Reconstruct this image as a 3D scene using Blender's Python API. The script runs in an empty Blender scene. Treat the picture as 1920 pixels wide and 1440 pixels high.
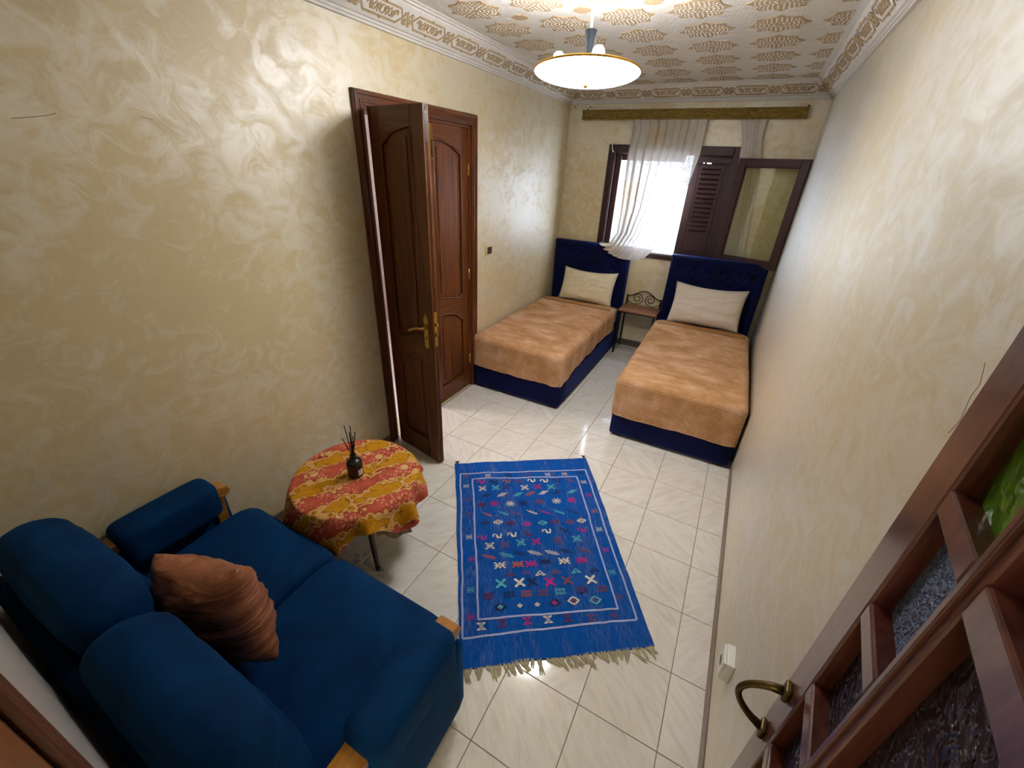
import bpy, bmesh, math, random
from mathutils import Vector, Matrix, noise

# ------------------------------------------------------------------ scene, camera, light
scene = bpy.context.scene
COL = scene.collection
random.seed(7)

# room, metres: left wall x=XL, right wall x=XR, far wall y=YF, near wall y=YN
XL, XR, YF, YN = -2.343, 0.158, 2.267, -3.03
ZC, ZK = 2.84, 2.695            # ceiling, underside of the cornice
TILE = 1.0 / 3.0

cam_data = bpy.data.cameras.new('camera')
cam = bpy.data.objects.new('camera', cam_data)
COL.objects.link(cam)
scene.camera = cam
cam_data.sensor_fit = 'HORIZONTAL'
cam_data.sensor_width = 36.0
cam_data.lens = 36.0 * 766.1636 / 1920.0
cam_data.clip_start = 0.01
yaw, pitch, roll = 0.47589944, 0.48779559, 0.04732637
fw = Vector((-math.sin(yaw) * math.cos(pitch), math.cos(yaw) * math.cos(pitch), -math.sin(pitch)))
rt = Vector((math.cos(yaw), math.sin(yaw), 0))
up = rt.cross(fw)
r2 = math.cos(roll) * rt + math.sin(roll) * up
u2 = -math.sin(roll) * rt + math.cos(roll) * up
cam.matrix_world = Matrix(((r2.x, u2.x, -fw.x, -0.22468), (r2.y, u2.y, -fw.y, -2.97917), (r2.z, u2.z, -fw.z, 2.0392), (0, 0, 0, 1)))

world = bpy.data.worlds.new('daylight')
scene.world = world
world.use_nodes = True
bg = world.node_tree.nodes['Background']
bg.inputs['Color'].default_value = (0.76, 0.87, 1.0, 1)     # bright overcast sky
bg.inputs['Strength'].default_value = 10.0

# sampling portal only: it emits nothing, it guides sky samples to the window opening
portal_data = bpy.data.lights.new('window_portal', 'AREA')
portal_data.shape = 'RECTANGLE'
portal_data.size, portal_data.size_y = 1.3, 1.1
portal_data.cycles.is_portal = True
portal = bpy.data.objects.new('window_portal', portal_data)
COL.objects.link(portal)
portal.location = (-1.13, YF + 0.22, 1.73)
portal.rotation_euler = (math.radians(-90), 0, 0)

vs = scene.view_settings
vs.view_transform = 'Standard'
vs.look = 'None'
vs.gamma = 1.0
vs.use_curve_mapping = False
vs.exposure = 0.62
cy = scene.cycles
cy.max_bounces, cy.diffuse_bounces, cy.glossy_bounces, cy.transmission_bounces, cy.transparent_max_bounces = 4, 3, 2, 3, 8
cy.use_adaptive_sampling, cy.adaptive_threshold, cy.adaptive_min_samples = True, 0.06, 16
cy.caustics_reflective = cy.caustics_refractive = False
cy.use_denoising = True
LAMP_W = 4.2            # each bulb of the pendant
BOWL_E = 27.0
FILL_W = 15.0  # power of the unseen fill lamps added beyond the doors

# ------------------------------------------------------------------ materials
def srgb(r, g, b):
    f = lambda c: (c / 255.0) / 12.92 if c / 255.0 <= 0.04045 else ((c / 255.0 + 0.055) / 1.055) ** 2.4
    return (f(r), f(g), f(b), 1.0)

class NT:
    """small helper around a node tree"""
    def __init__(self, name):
        self.m = bpy.data.materials.new(name)
        self.m.use_nodes = True
        self.t = self.m.node_tree
        self.b = self.t.nodes['Principled BSDF']
        self.out = self.t.nodes['Material Output']
    def n(self, kind, **kw):
        nd = self.t.nodes.new(kind)
        for k, v in kw.items():
            if k in ('i',):
                for kk, vv in v.items():
                    nd.inputs[kk].default_value = vv
            else:
                setattr(nd, k, v)
        return nd
    def l(self, a, b):
        self.t.links.new(a, b)
    def coord(self, kind='Object', scale=(1, 1, 1), rot=(0, 0, 0)):
        tc = self.n('ShaderNodeTexCoord')
        mp = self.n('ShaderNodeMapping')
        mp.inputs['Scale'].default_value = scale
        mp.inputs['Rotation'].default_value = rot
        self.l(tc.outputs[kind], mp.inputs['Vector'])
        return mp.outputs['Vector']
    def noise(self, vec, scale, detail=4, rough=0.5, dist=0.0):
        nd = self.n('ShaderNodeTexNoise', i={'Scale': scale, 'Detail': detail, 'Roughness': rough, 'Distortion': dist})
        if vec is not None:
            self.l(vec, nd.inputs['Vector'])
        return nd.outputs['Fac']
    def ramp(self, fac, stops, interp='LINEAR'):
        nd = self.n('ShaderNodeValToRGB')
        cr = nd.color_ramp
        cr.interpolation = interp
        while len(cr.elements) < len(stops):
            cr.elements.new(0.5)
        for e, (p, c) in zip(cr.elements, stops):
            e.position = p
            e.color = c if len(c) == 4 else (*c, 1)
        self.l(fac, nd.inputs['Fac'])
        return nd.outputs['Color']
    def mix(self, fac, a, b, blend='MIX'):
        nd = self.n('ShaderNodeMix', data_type='RGBA', blend_type=blend)
        for sock, v in ((nd.inputs[0], fac), (nd.inputs[6], a), (nd.inputs[7], b)):
            if isinstance(v, (int, float, tuple)):
                sock.default_value = v
            else:
                self.l(v, sock)
        return nd.outputs[2]
    def bump(self, height, strength=0.3, dist=0.01, prev=None):
        nd = self.n('ShaderNodeBump', i={'Strength': strength, 'Distance': dist})
        self.l(height, nd.inputs['Height'])
        if prev is not None:
            self.l(prev, nd.inputs['Normal'])
        self.l(nd.outputs['Normal'], self.b.inputs['Normal'])
        return nd.outputs['Normal']
    def base(self, col):
        if isinstance(col, tuple):
            self.b.inputs['Base Color'].default_value = col
        else:
            self.l(col, self.b.inputs['Base Color'])
    def set(self, **kw):
        for k, v in kw.items():
            key = k.replace('_', ' ')
            if isinstance(v, (int, float, tuple)):
                self.b.inputs[key].default_value = v
            else:
                self.l(v, self.b.inputs[key])

def plain(name, col, rough=0.5, metal=0.0, noise_amt=0.12, nscale=20, **kw):
    g = NT(name)
    v = g.coord()
    f = g.noise(v, nscale, 4)
    dark = tuple(c * (1 - noise_amt) for c in col[:3]) + (1,)
    lite = tuple(min(1, c * (1 + noise_amt)) for c in col[:3]) + (1,)
    g.base(g.ramp(f, [(0.3, dark), (0.7, lite)]))
    g.set(Roughness=rough, Metallic=metal, **kw)
    return g.m

def wall_mat():
    """pearly trowelled paint: ochre cream with silver-cream strokes"""
    g = NT('pearly_cream_plaster')
    v = g.coord('Object', (1, 0.8, 1), (0.5, 0.2, 0.4))
    a = g.noise(v, 8.5, 4, 0.68, 1.5)
    b = g.noise(v, 1.1, 2, 0.5, 0.5)
    m2 = g.n('ShaderNodeMath', operation='MULTIPLY_ADD', i={1: 0.42})
    g.l(b, m2.inputs[0])
    m1 = g.n('ShaderNodeMath', operation='MULTIPLY', i={1: 0.58})
    g.l(a, m1.inputs[0]); g.l(m1.outputs[0], m2.inputs[2])
    stroke = g.ramp(m2.outputs[0], [(0.44, (0, 0, 0)), (0.58, (1, 1, 1))])
    g.base(g.mix(stroke, srgb(217, 198, 152), srgb(228, 215, 182)))
    g.set(Roughness=0.55)
    n = g.bump(a, 0.12, 0.012)
    gl = g.n('ShaderNodeBsdfGlossy', i={'Color': (0.86, 0.86, 0.86, 1), 'Roughness': 0.52})
    g.l(n, gl.inputs['Normal'])
    ms = g.n('ShaderNodeMixShader')
    fr = g.n('ShaderNodeFresnel', i={'IOR': 1.5})
    g.l(n, fr.inputs['Normal'])
    ad = g.n('ShaderNodeMath', operation='ADD', use_clamp=True)
    g.l(fr.outputs[0], ad.inputs[0])
    g.l(g.ramp(stroke, [(0.0, (0.04, 0.04, 0.04)), (1.0, (0.30, 0.30, 0.30))]), ad.inputs[1])
    g.l(ad.outputs[0], ms.inputs[0])
    g.l(g.b.outputs[0], ms.inputs[1]); g.l(gl.outputs[0], ms.inputs[2])
    g.l(ms.outputs[0], g.out.inputs['Surface'])
    return g.m

def tile_mat():
    g = NT('cream_marble_tile')
    tc = g.n('ShaderNodeTexCoord')
    oi = g.n('ShaderNodeObjectInfo')
    mul = g.n('ShaderNodeMath', operation='MULTIPLY', i={1: 40.0})
    g.l(oi.outputs['Random'], mul.inputs[0])
    off = g.n('ShaderNodeCombineXYZ')
    g.l(mul.outputs[0], off.inputs['X']); g.l(mul.outputs[0], off.inputs['Z'])
    rnd = g.n('ShaderNodeMath', operation='GREATER_THAN', i={1: 0.5})
    g.l(oi.outputs['Random'], rnd.inputs[0])
    ang = g.n('ShaderNodeMath', operation='MULTIPLY_ADD', i={1: 1.5708, 2: 0.75})
    g.l(rnd.outputs[0], ang.inputs[0])
    vr = g.n('ShaderNodeVectorRotate', rotation_type='Z_AXIS')
    g.l(tc.outputs['Object'], vr.inputs['Vector']); g.l(ang.outputs[0], vr.inputs['Angle'])
    add = g.n('ShaderNodeVectorMath', operation='ADD')
    g.l(vr.outputs['Vector'], add.inputs[0]); g.l(off.outputs[0], add.inputs[1])
    mp = g.n('ShaderNodeMapping', i={'Scale': (3.0, 14.0, 1.0)})
    g.l(add.outputs[0], mp.inputs['Vector'])
    f = g.noise(mp.outputs['Vector'], 2.0, 6, 0.62, 1.0)
    f2 = g.noise(mp.outputs['Vector'], 0.7, 3, 0.5, 0.5)
    c1 = g.ramp(f, [(0.32, srgb(217, 210, 201)), (0.5, srgb(229, 223, 215)), (0.72, srgb(236, 232, 226))])
    c2 = g.ramp(f2, [(0.35, (0.97, 0.955, 0.93)), (0.6, (1, 1, 1))])
    g.base(g.mix(1.0, c1, c2, 'MULTIPLY'))
    g.set(Roughness=0.09)
    g.b.inputs['Specular IOR Level'].default_value = 0.5
    return g.m

def wood_mat(name, dark, mid, lite, rough=0.3, axis='Z', scale=1.0, coat=0.0):
    g = NT(name)
    s = {'X': (0.6, 9, 9), 'Y': (9, 0.6, 9), 'Z': (9, 9, 0.6)}[axis]
    v = g.coord('Object', tuple(x * scale for x in s))
    f = g.noise(v, 3.0, 8, 0.6, 1.2)
    f2 = g.noise(v, 14.0, 5, 0.6, 0.3)
    c = g.ramp(f, [(0.3, dark), (0.5, mid), (0.72, lite)])
    c2 = g.ramp(f2, [(0.35, (0.82, 0.82, 0.82)), (0.6, (1, 1, 1))])
    g.base(g.mix(1.0, c, c2, 'MULTIPLY'))
    g.set(Roughness=rough)
    g.b.inputs['Coat Weight'].default_value = coat
    g.bump(f2, 0.08, 0.003)
    return g.m

def velvet_mat(name, col, nap, rough=0.75, sheen=0.55, tint=(0.1, 0.35, 0.9, 1), nsc=5.0):
    g = NT(name)
    v = g.coord()
    f = g.noise(v, nsc, 5, 0.55, 0.8)
    fine = g.noise(v, 220, 2, 0.5)
    g.base(g.ramp(f, [(0.32, col), (0.68, nap)]))
    g.set(Roughness=rough)
    g.b.inputs['Specular IOR Level'].default_value = 0.12
    g.b.inputs['Sheen Weight'].default_value = sheen
    g.b.inputs['Sheen Roughness'].default_value = 0.4
    g.b.inputs['Sheen Tint'].default_value = tint
    g.bump(fine, 0.25, 0.003)
    return g.m

def plush_mat():
    g = NT('brown_plush')
    v = g.coord('Object', (1.4, 2.6, 1.4))
    f = g.noise(v, 2.4, 6, 0.7, 0.2)
    fine = g.noise(v, 160, 2, 0.6)
    c = g.ramp(f, [(0.36, srgb(176, 130, 84)), (0.5, srgb(200, 154, 114)), (0.64, srgb(218, 178, 148))])
    g.base(c)
    g.set(Roughness=0.85)
    g.b.inputs['Specular IOR Level'].default_value = 0.15
    g.b.inputs['Sheen Weight'].default_value = 0.45
    g.b.inputs['Sheen Roughness'].default_value = 0.45
    g.b.inputs['Sheen Tint'].default_value = srgb(232, 180, 150)
    g.bump(fine, 0.35, 0.004)
    return g.m

def linen_mat(name, col):
    g = NT(name)
    v = g.coord()
    f = g.noise(v, 9, 5, 0.6, 0.5)
    w = g.noise(v, 300, 2)
    g.base(g.ramp(f, [(0.3, tuple(c * 0.92 for c in col[:3])), (0.65, col)]))
    g.set(Roughness=0.85)
    n1 = g.bump(f, 0.35, 0.012)
    g.bump(w, 0.15, 0.002, n1)
    return g.m

def rug_mat():
    g = NT('blue_flatweave')
    v = g.coord('Object', (60, 6, 1))
    f = g.noise(v, 3, 5, 0.7)
    v2 = g.coord('Object', (5, 1.2, 1))
    f2 = g.noise(v2, 2.2, 5, 0.6, 0.6)
    wear = g.ramp(f2, [(0.46, (0, 0, 0)), (0.66, (1, 1, 1))])
    lint = g.ramp(f, [(0.46, (0, 0, 0)), (0.62, (1, 1, 1))])
    wl = g.mix(1.0, wear, lint, 'MULTIPLY')
    base = g.ramp(f, [(0.3, srgb(2, 58, 136)), (0.6, srgb(6, 82, 164)), (0.8, srgb(28, 102, 172))])
    g.base(g.mix(wl, base, srgb(92, 108, 160)))
    g.set(Roughness=0.9)
    g.b.inputs['Specular IOR Level'].default_value = 0.15
    v3 = g.coord('Object', (260, 260, 1))
    g.bump(g.noise(v3, 1, 2), 0.35, 0.003)
    return g.m

def cloth_mat():
    """red and gold batik: scalloped diagonal bands with pale flowers"""
    g = NT('floral_batik')
    v = g.coord('Object', (1, 1, 1), (0, 0, math.radians(-64)))
    vo = g.n('ShaderNodeTexVoronoi', feature='SMOOTH_F1', i={'Scale': 26.0, 'Smoothness': 0.3})
    g.l(v, vo.inputs['Vector'])
    sp = g.n('ShaderNodeSeparateXYZ'); g.l(v, sp.inputs[0])
    def math_(op, a, b=None, c=None):
        nd = g.n('ShaderNodeMath', operation=op)
        for k, q in enumerate((a, b, c)):
            if q is None: continue
            if isinstance(q, (int, float)): nd.inputs[k].default_value = q
            else: g.l(q, nd.inputs[k])
        return nd.outputs[0]
    yy = math_('ADD', sp.outputs['Y'], math_('MULTIPLY', sp.outputs['Z'], 0.7))
    xx = sp.outputs['X']
    by = math_('SINE', math_('MULTIPLY', yy, 2 * math.pi / 0.20))
    row = math_('ROUND', math_('DIVIDE', yy, 0.20))
    bx = math_('SINE', math_('ADD', math_('MULTIPLY', xx, 2 * math.pi / 0.24), math_('MULTIPLY', row, 2.1)))
    f = math_('ADD', math_('MULTIPLY', by, 0.62), math_('MULTIPLY', bx, 0.26))
    f = math_('ADD', f, math_('MULTIPLY', vo.outputs['Distance'], 1.1))
    f = math_('MULTIPLY_ADD', f, 0.36, 0.315)
    band = g.ramp(f, [(0.0, srgb(186, 122, 10)), (0.34, srgb(206, 146, 20)), (0.40, srgb(140, 88, 10)), (0.415, srgb(214, 160, 88)), (0.52, srgb(222, 172, 108)), (0.56, srgb(190, 116, 70)), (0.575, srgb(112, 44, 24)), (0.60, srgb(186, 80, 58)), (1.0, srgb(208, 104, 82))])
    fl = g.n('ShaderNodeTexVoronoi', feature='F1', i={'Scale': 9.0, 'Randomness': 0.7})
    g.l(v, fl.inputs['Vector'])
    cen = g.ramp(fl.outputs['Distance'], [(0.20, (1, 1, 1)), (0.25, (0, 0, 0))])
    ring = g.ramp(fl.outputs['Distance'], [(0.25, (0, 0, 0)), (0.28, (1, 1, 1)), (0.52, (1, 1, 1)), (0.58, (0, 0, 0))])
    pet = g.n('ShaderNodeTexVoronoi', feature='DISTANCE_TO_EDGE', i={'Scale': 48.0})
    g.l(v, pet.inputs['Vector'])
    petm = g.ramp(pet.outputs['Distance'], [(0.12, (0, 0, 0)), (0.22, (1, 1, 1))])
    red = g.ramp(f, [(0.58, (0, 0, 0)), (0.62, (1, 1, 1))])
    c1 = g.mix(g.mix(1.0, g.mix(1.0, ring, petm, 'MULTIPLY'), red, 'MULTIPLY'), band, srgb(222, 142, 112))
    c2 = g.mix(g.mix(1.0, cen, red, 'MULTIPLY'), c1, srgb(226, 184, 128))
    lines = g.ramp(pet.outputs['Distance'], [(0.02, (0.72, 0.62, 0.55)), (0.08, (1, 1, 1))])
    g.base(g.mix(0.6, c2, lines, 'MULTIPLY'))
    g.set(Roughness=0.8)
    g.b.inputs['Specular IOR Level'].default_value = 0.2
    return g.m

def satin_mat():
    g = NT('copper_satin')
    v = g.coord('Object', (3, 26, 3))
    f = g.noise(v, 2.2, 6, 0.6, 0.6)
    g.base(g.ramp(f, [(0.3, srgb(128, 72, 44)), (0.55, srgb(178, 112, 78)), (0.75, srgb(214, 152, 116))]))
    g.set(Roughness=0.42, Metallic=0.35)
    n1 = g.bump(f, 0.45, 0.012)
    g.bump(g.noise(g.coord(), 260, 2), 0.2, 0.002, n1)
    return g.m

def sheer_mat():
    g = NT('sheer_voile')
    v = g.coord('Object', (1, 1, 1))
    f = g.noise(v, 24, 5, 0.65, 0.8)
    stain = g.noise(v, 2.6, 3, 0.5, 0.4)
    t = g.t
    for nd in (g.b,):
        t.nodes.remove(nd)
    colr = g.ramp(stain, [(0.5, srgb(214, 209, 206)), (0.75, srgb(214, 194, 160))])
    dif = g.n('ShaderNodeBsdfDiffuse'); tr = g.n('ShaderNodeBsdfTranslucent'); tp = g.n('ShaderNodeBsdfTransparent')
    g.l(colr, dif.inputs['Color']); g.l(colr, tr.inputs['Color'])
    m1 = g.n('ShaderNodeMixShader', i={0: 0.11})
    g.l(dif.outputs[0], m1.inputs[1]); g.l(tr.outputs[0], m1.inputs[2])
    dens = g.ramp(f, [(0.42, (0.945, 0.945, 0.945)), (0.62, (0.985, 0.985, 0.985))])
    m2 = g.n('ShaderNodeMixShader')
    g.l(dens, m2.inputs[0]); g.l(tp.outputs[0], m2.inputs[1]); g.l(m1.outputs[0], m2.inputs[2])
    g.l(m2.outputs[0], g.out.inputs['Surface'])
    return g.m

def glass_mat(name, tint=(1, 1, 1, 1), rough=0.0, amount=0.85, bump=0.0, bscale=40):
    """thin pane: tinted transparency with a glossy face"""
    g = NT(name)
    t = g.t
    t.nodes.remove(g.b)
    tp = g.n('ShaderNodeBsdfTransparent', i={'Color': tint})
    gl = g.n('ShaderNodeBsdfGlossy', i={'Roughness': rough, 'Color': (0.9, 0.92, 0.95, 1)})
    ms = g.n('ShaderNodeMixShader', i={0: 1 - amount})
    g.l(tp.outputs[0], ms.inputs[1]); g.l(gl.outputs[0], ms.inputs[2])
    if bump:
        bn = g.n('ShaderNodeBump', i={'Strength': bump, 'Distance': 0.01})
        g.l(g.noise(g.coord(), bscale, 2, 0.5, 1.5), bn.inputs['Height'])
        g.l(bn.outputs['Normal'], gl.inputs['Normal'])
    g.l(ms.outputs[0], g.out.inputs['Surface'])
    return g.m

def textured_glass(name, col, bscale, rough=0.18):
    g = NT(name)
    v = g.coord()
    vo = g.n('ShaderNodeTexVoronoi', feature='SMOOTH_F1', i={'Scale': bscale})
    nz = g.n('ShaderNodeTexNoise', i={'Scale': bscale * 0.6, 'Detail': 2.0})
    g.l(v, nz.inputs['Vector'])
    ma = g.n('ShaderNodeVectorMath', operation='MULTIPLY_ADD')
    ma.inputs[1].default_value = (0.04, 0.04, 0.04)
    g.l(nz.outputs['Color'], ma.inputs[0]); g.l(v, ma.inputs[2]); g.l(ma.outputs[0], vo.inputs['Vector'])
    g.base(g.ramp(vo.outputs['Distance'], [(0.0, tuple(c * 0.6 for c in col[:3])), (0.6, col)]))
    g.set(Roughness=rough)
    g.b.inputs['Transmission Weight'].default_value = 0.35
    g.bump(vo.outputs['Distance'], 0.7, 0.02)
    return g.m

def emit_mat(name, col, strength):
    g = NT(name)
    g.b.inputs['Base Color'].default_value = (0.8, 0.8, 0.8, 1)
    g.b.inputs['Emission Color'].default_value = col
    g.b.inputs['Emission Strength'].default_value = strength
    g.b.inputs['Roughness'].default_value = 0.25
    return g.m

def ceil_mat():
    g = NT('embossed_white_plaster')
    v = g.coord()
    vo = g.n('ShaderNodeTexVoronoi', feature='DISTANCE_TO_EDGE', i={'Scale': 42.0})
    g.l(v, vo.inputs['Vector'])
    wv = g.n('ShaderNodeTexWave', wave_type='RINGS', rings_direction='SPHERICAL', i={'Scale': 7.0, 'Distortion': 6.0, 'Detail': 1.0})
    g.l(v, wv.inputs['Vector'])
    g.base(srgb(226, 222, 216))
    g.set(Roughness=0.6)
    n1 = g.bump(vo.outputs['Distance'], 0.5, 0.012)
    g.bump(wv.outputs['Fac'], 0.25, 0.008, n1)
    return g.m

def outside_mat():
    return plain('sunlit_render', srgb(236, 226, 220), 0.9)

M = {}
M['wall'] = wall_mat()
M['tile'] = tile_mat()
M['grout'] = plain('grey_grout', srgb(120, 112, 100), 0.9)
M['base'] = plain('taupe_skirting', srgb(128, 108, 94), 0.45)
M['ceil'] = ceil_mat()
M['plaster'] = plain('white_plaster', srgb(222, 218, 214), 0.6, noise_amt=0.04)
M['tan'] = plain('tan_stucco', srgb(180, 156, 120), 0.6, noise_amt=0.14, nscale=60)
M['door'] = wood_mat('mahogany_red_wood', srgb(68, 32, 10), srgb(102, 53, 19), srgb(126, 71, 29), 0.42, 'Z', 1.0, 0.0)
M['doorx'] = wood_mat('mahogany_red_wood_horizontal', srgb(68, 32, 10), srgb(102, 53, 19), srgb(126, 71, 29), 0.42, 'X', 1.0, 0.0)
M['doory'] = wood_mat('mahogany_red_wood_depth', srgb(68, 32, 10), srgb(102, 53, 19), srgb(126, 71, 29), 0.42, 'Y', 1.0, 0.0)
M['entry'] = wood_mat('reddish_varnished_wood', srgb(70, 33, 26), srgb(94, 48, 38), srgb(114, 64, 50), 0.3, 'Z', 1.2, 0.2)
M['window'] = wood_mat('maroon_painted_wood', srgb(46, 17, 20), srgb(56, 22, 25), srgb(66, 27, 29), 0.5, 'Z', 1.0, 0.0)
M['oak'] = wood_mat('honey_wood', srgb(150, 92, 24), srgb(178, 116, 38), srgb(200, 140, 58), 0.3, 'Y', 1.0, 0.3)
M['walnut'] = wood_mat('dark_turned_wood', srgb(40, 24, 16), srgb(58, 36, 24), srgb(76, 48, 32), 0.35, 'Z', 2.0)
M['desk'] = wood_mat('brown_board', srgb(128, 82, 52), srgb(150, 98, 64), srgb(166, 114, 78), 0.4, 'X', 1.0)
M['sofa'] = velvet_mat('petrol_blue_velvet', srgb(0, 37, 77), srgb(0, 54, 102), 0.8, 0.12, (0.02, 0.25, 0.7, 1), 4.0)
M['navy'] = velvet_mat('navy_velvet', srgb(4, 9, 48), srgb(7, 17, 70), 0.65, 0.25, (0.1, 0.2, 0.8, 1), 5.0)
M['plush'] = plush_mat()
M['band'] = plain('brown_binding', srgb(176, 126, 74), 0.8)
M['sheet'] = linen_mat('white_sheet', srgb(226, 220, 216))
M['linenc'] = linen_mat('cream_linen', srgb(240, 226, 196))
M['linenw'] = linen_mat('pale_linen', srgb(238, 226, 214))
M['rug'] = rug_mat()
M['batik'] = cloth_mat()
M['lining'] = plain('brown_lining', srgb(150, 122, 96), 0.85, noise_amt=0.35, nscale=60)
M['satin'] = satin_mat()
M['sheer'] = sheer_mat()
M['brass'] = plain('brass', srgb(206, 168, 84), 0.28, 1.0)
M['oldbrass'] = plain('old_brass', srgb(92, 74, 42), 0.42, 0.9)
M['gold'] = plain('gold_rim', srgb(214, 160, 60), 0.35, 0.8)
M['iron'] = plain('dark_iron', srgb(30, 26, 28), 0.45, 0.6)
M['cone'] = plain('charcoal_plastic', srgb(10, 12, 15), 0.8)
M['cone'].node_tree.nodes['Principled BSDF'].inputs['Specular IOR Level'].default_value = 0.1
M['white'] = plain('white_plastic', srgb(232, 230, 226), 0.35, noise_amt=0.03)
M['switch'] = plain('bronze_plate', srgb(78, 62, 50), 0.4, 0.4)
M['cream_plate'] = plain('cream_plate', srgb(216, 204, 150), 0.4)
M['bottle'] = plain('dark_bottle', srgb(28, 22, 22), 0.25)
M['label'] = plain('paper_label', srgb(206, 196, 190), 0.7)
M['black'] = plain('black_reed', srgb(16, 13, 12), 0.7)
M['pelmet'] = None
g = NT('olive_gilt_carving')
_v = g.coord('Object', (9, 9, 22))
_f = g.noise(_v, 1.6, 5, 0.6, 2.2)
g.base(g.ramp(_f, [(0.35, srgb(112, 90, 30)), (0.55, srgb(142, 118, 46)), (0.7, srgb(166, 142, 66))]))
g.set(Roughness=0.45, Metallic=0.25)
g.bump(_f, 0.7, 0.02)
M['pelmet'] = g.m
M['pane'] = glass_mat('clear_pane', (0.93, 0.95, 0.88, 1), 0.02, 0.95)
M['green'] = textured_glass('green_pressed_glass', srgb(110, 160, 40), 34)
M['blue'] = textured_glass('blue_frosted_glass', srgb(126, 142, 180), 110, 0.3)
M['purple'] = textured_glass('smoky_violet_glass', srgb(52, 40, 50), 60, 0.25)
M['bowl'] = emit_mat('frosted_white_glass', (0.97, 0.985, 1.0, 1), BOWL_E)
M['bowl_in'] = emit_mat('frosted_white_glass_inside', (0.97, 0.985, 1.0, 1), 3.5)
M['bulb'] = emit_mat('lit_bulb', (1.0, 0.98, 0.95, 1), 60.0)
M['bulb'].cycles.emission_sampling = 'NONE'
M['globe'] = emit_mat('fill_globe', (1.0, 0.98, 0.95, 1), 8.0)  # glow of the added fill lamps
M['globe'].cycles.emission_sampling = 'NONE'
M['line'] = plain('pale_wool', srgb(158, 168, 208), 0.9)
WOOL = {k: plain('wool_' + k, srgb(*c), 0.9) for k, c in dict(
    ivory=(214, 204, 190), magenta=(176, 22, 124), rust=(112, 62, 88), mint=(84, 172, 184), navy=(14, 34, 84),
    maroon=(96, 34, 84), orange=(170, 84, 66), plum=(92, 62, 120)).items()}
M['fringe'] = plain('undyed_fringe', srgb(178, 168, 140), 0.95, noise_amt=0.25, nscale=80)
M['pink'] = plain('pink_wall', srgb(232, 222, 224), 0.7)
M['redrug'] = plain('red_hanging', srgb(150, 40, 46), 0.8, noise_amt=0.4, nscale=30)

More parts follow.
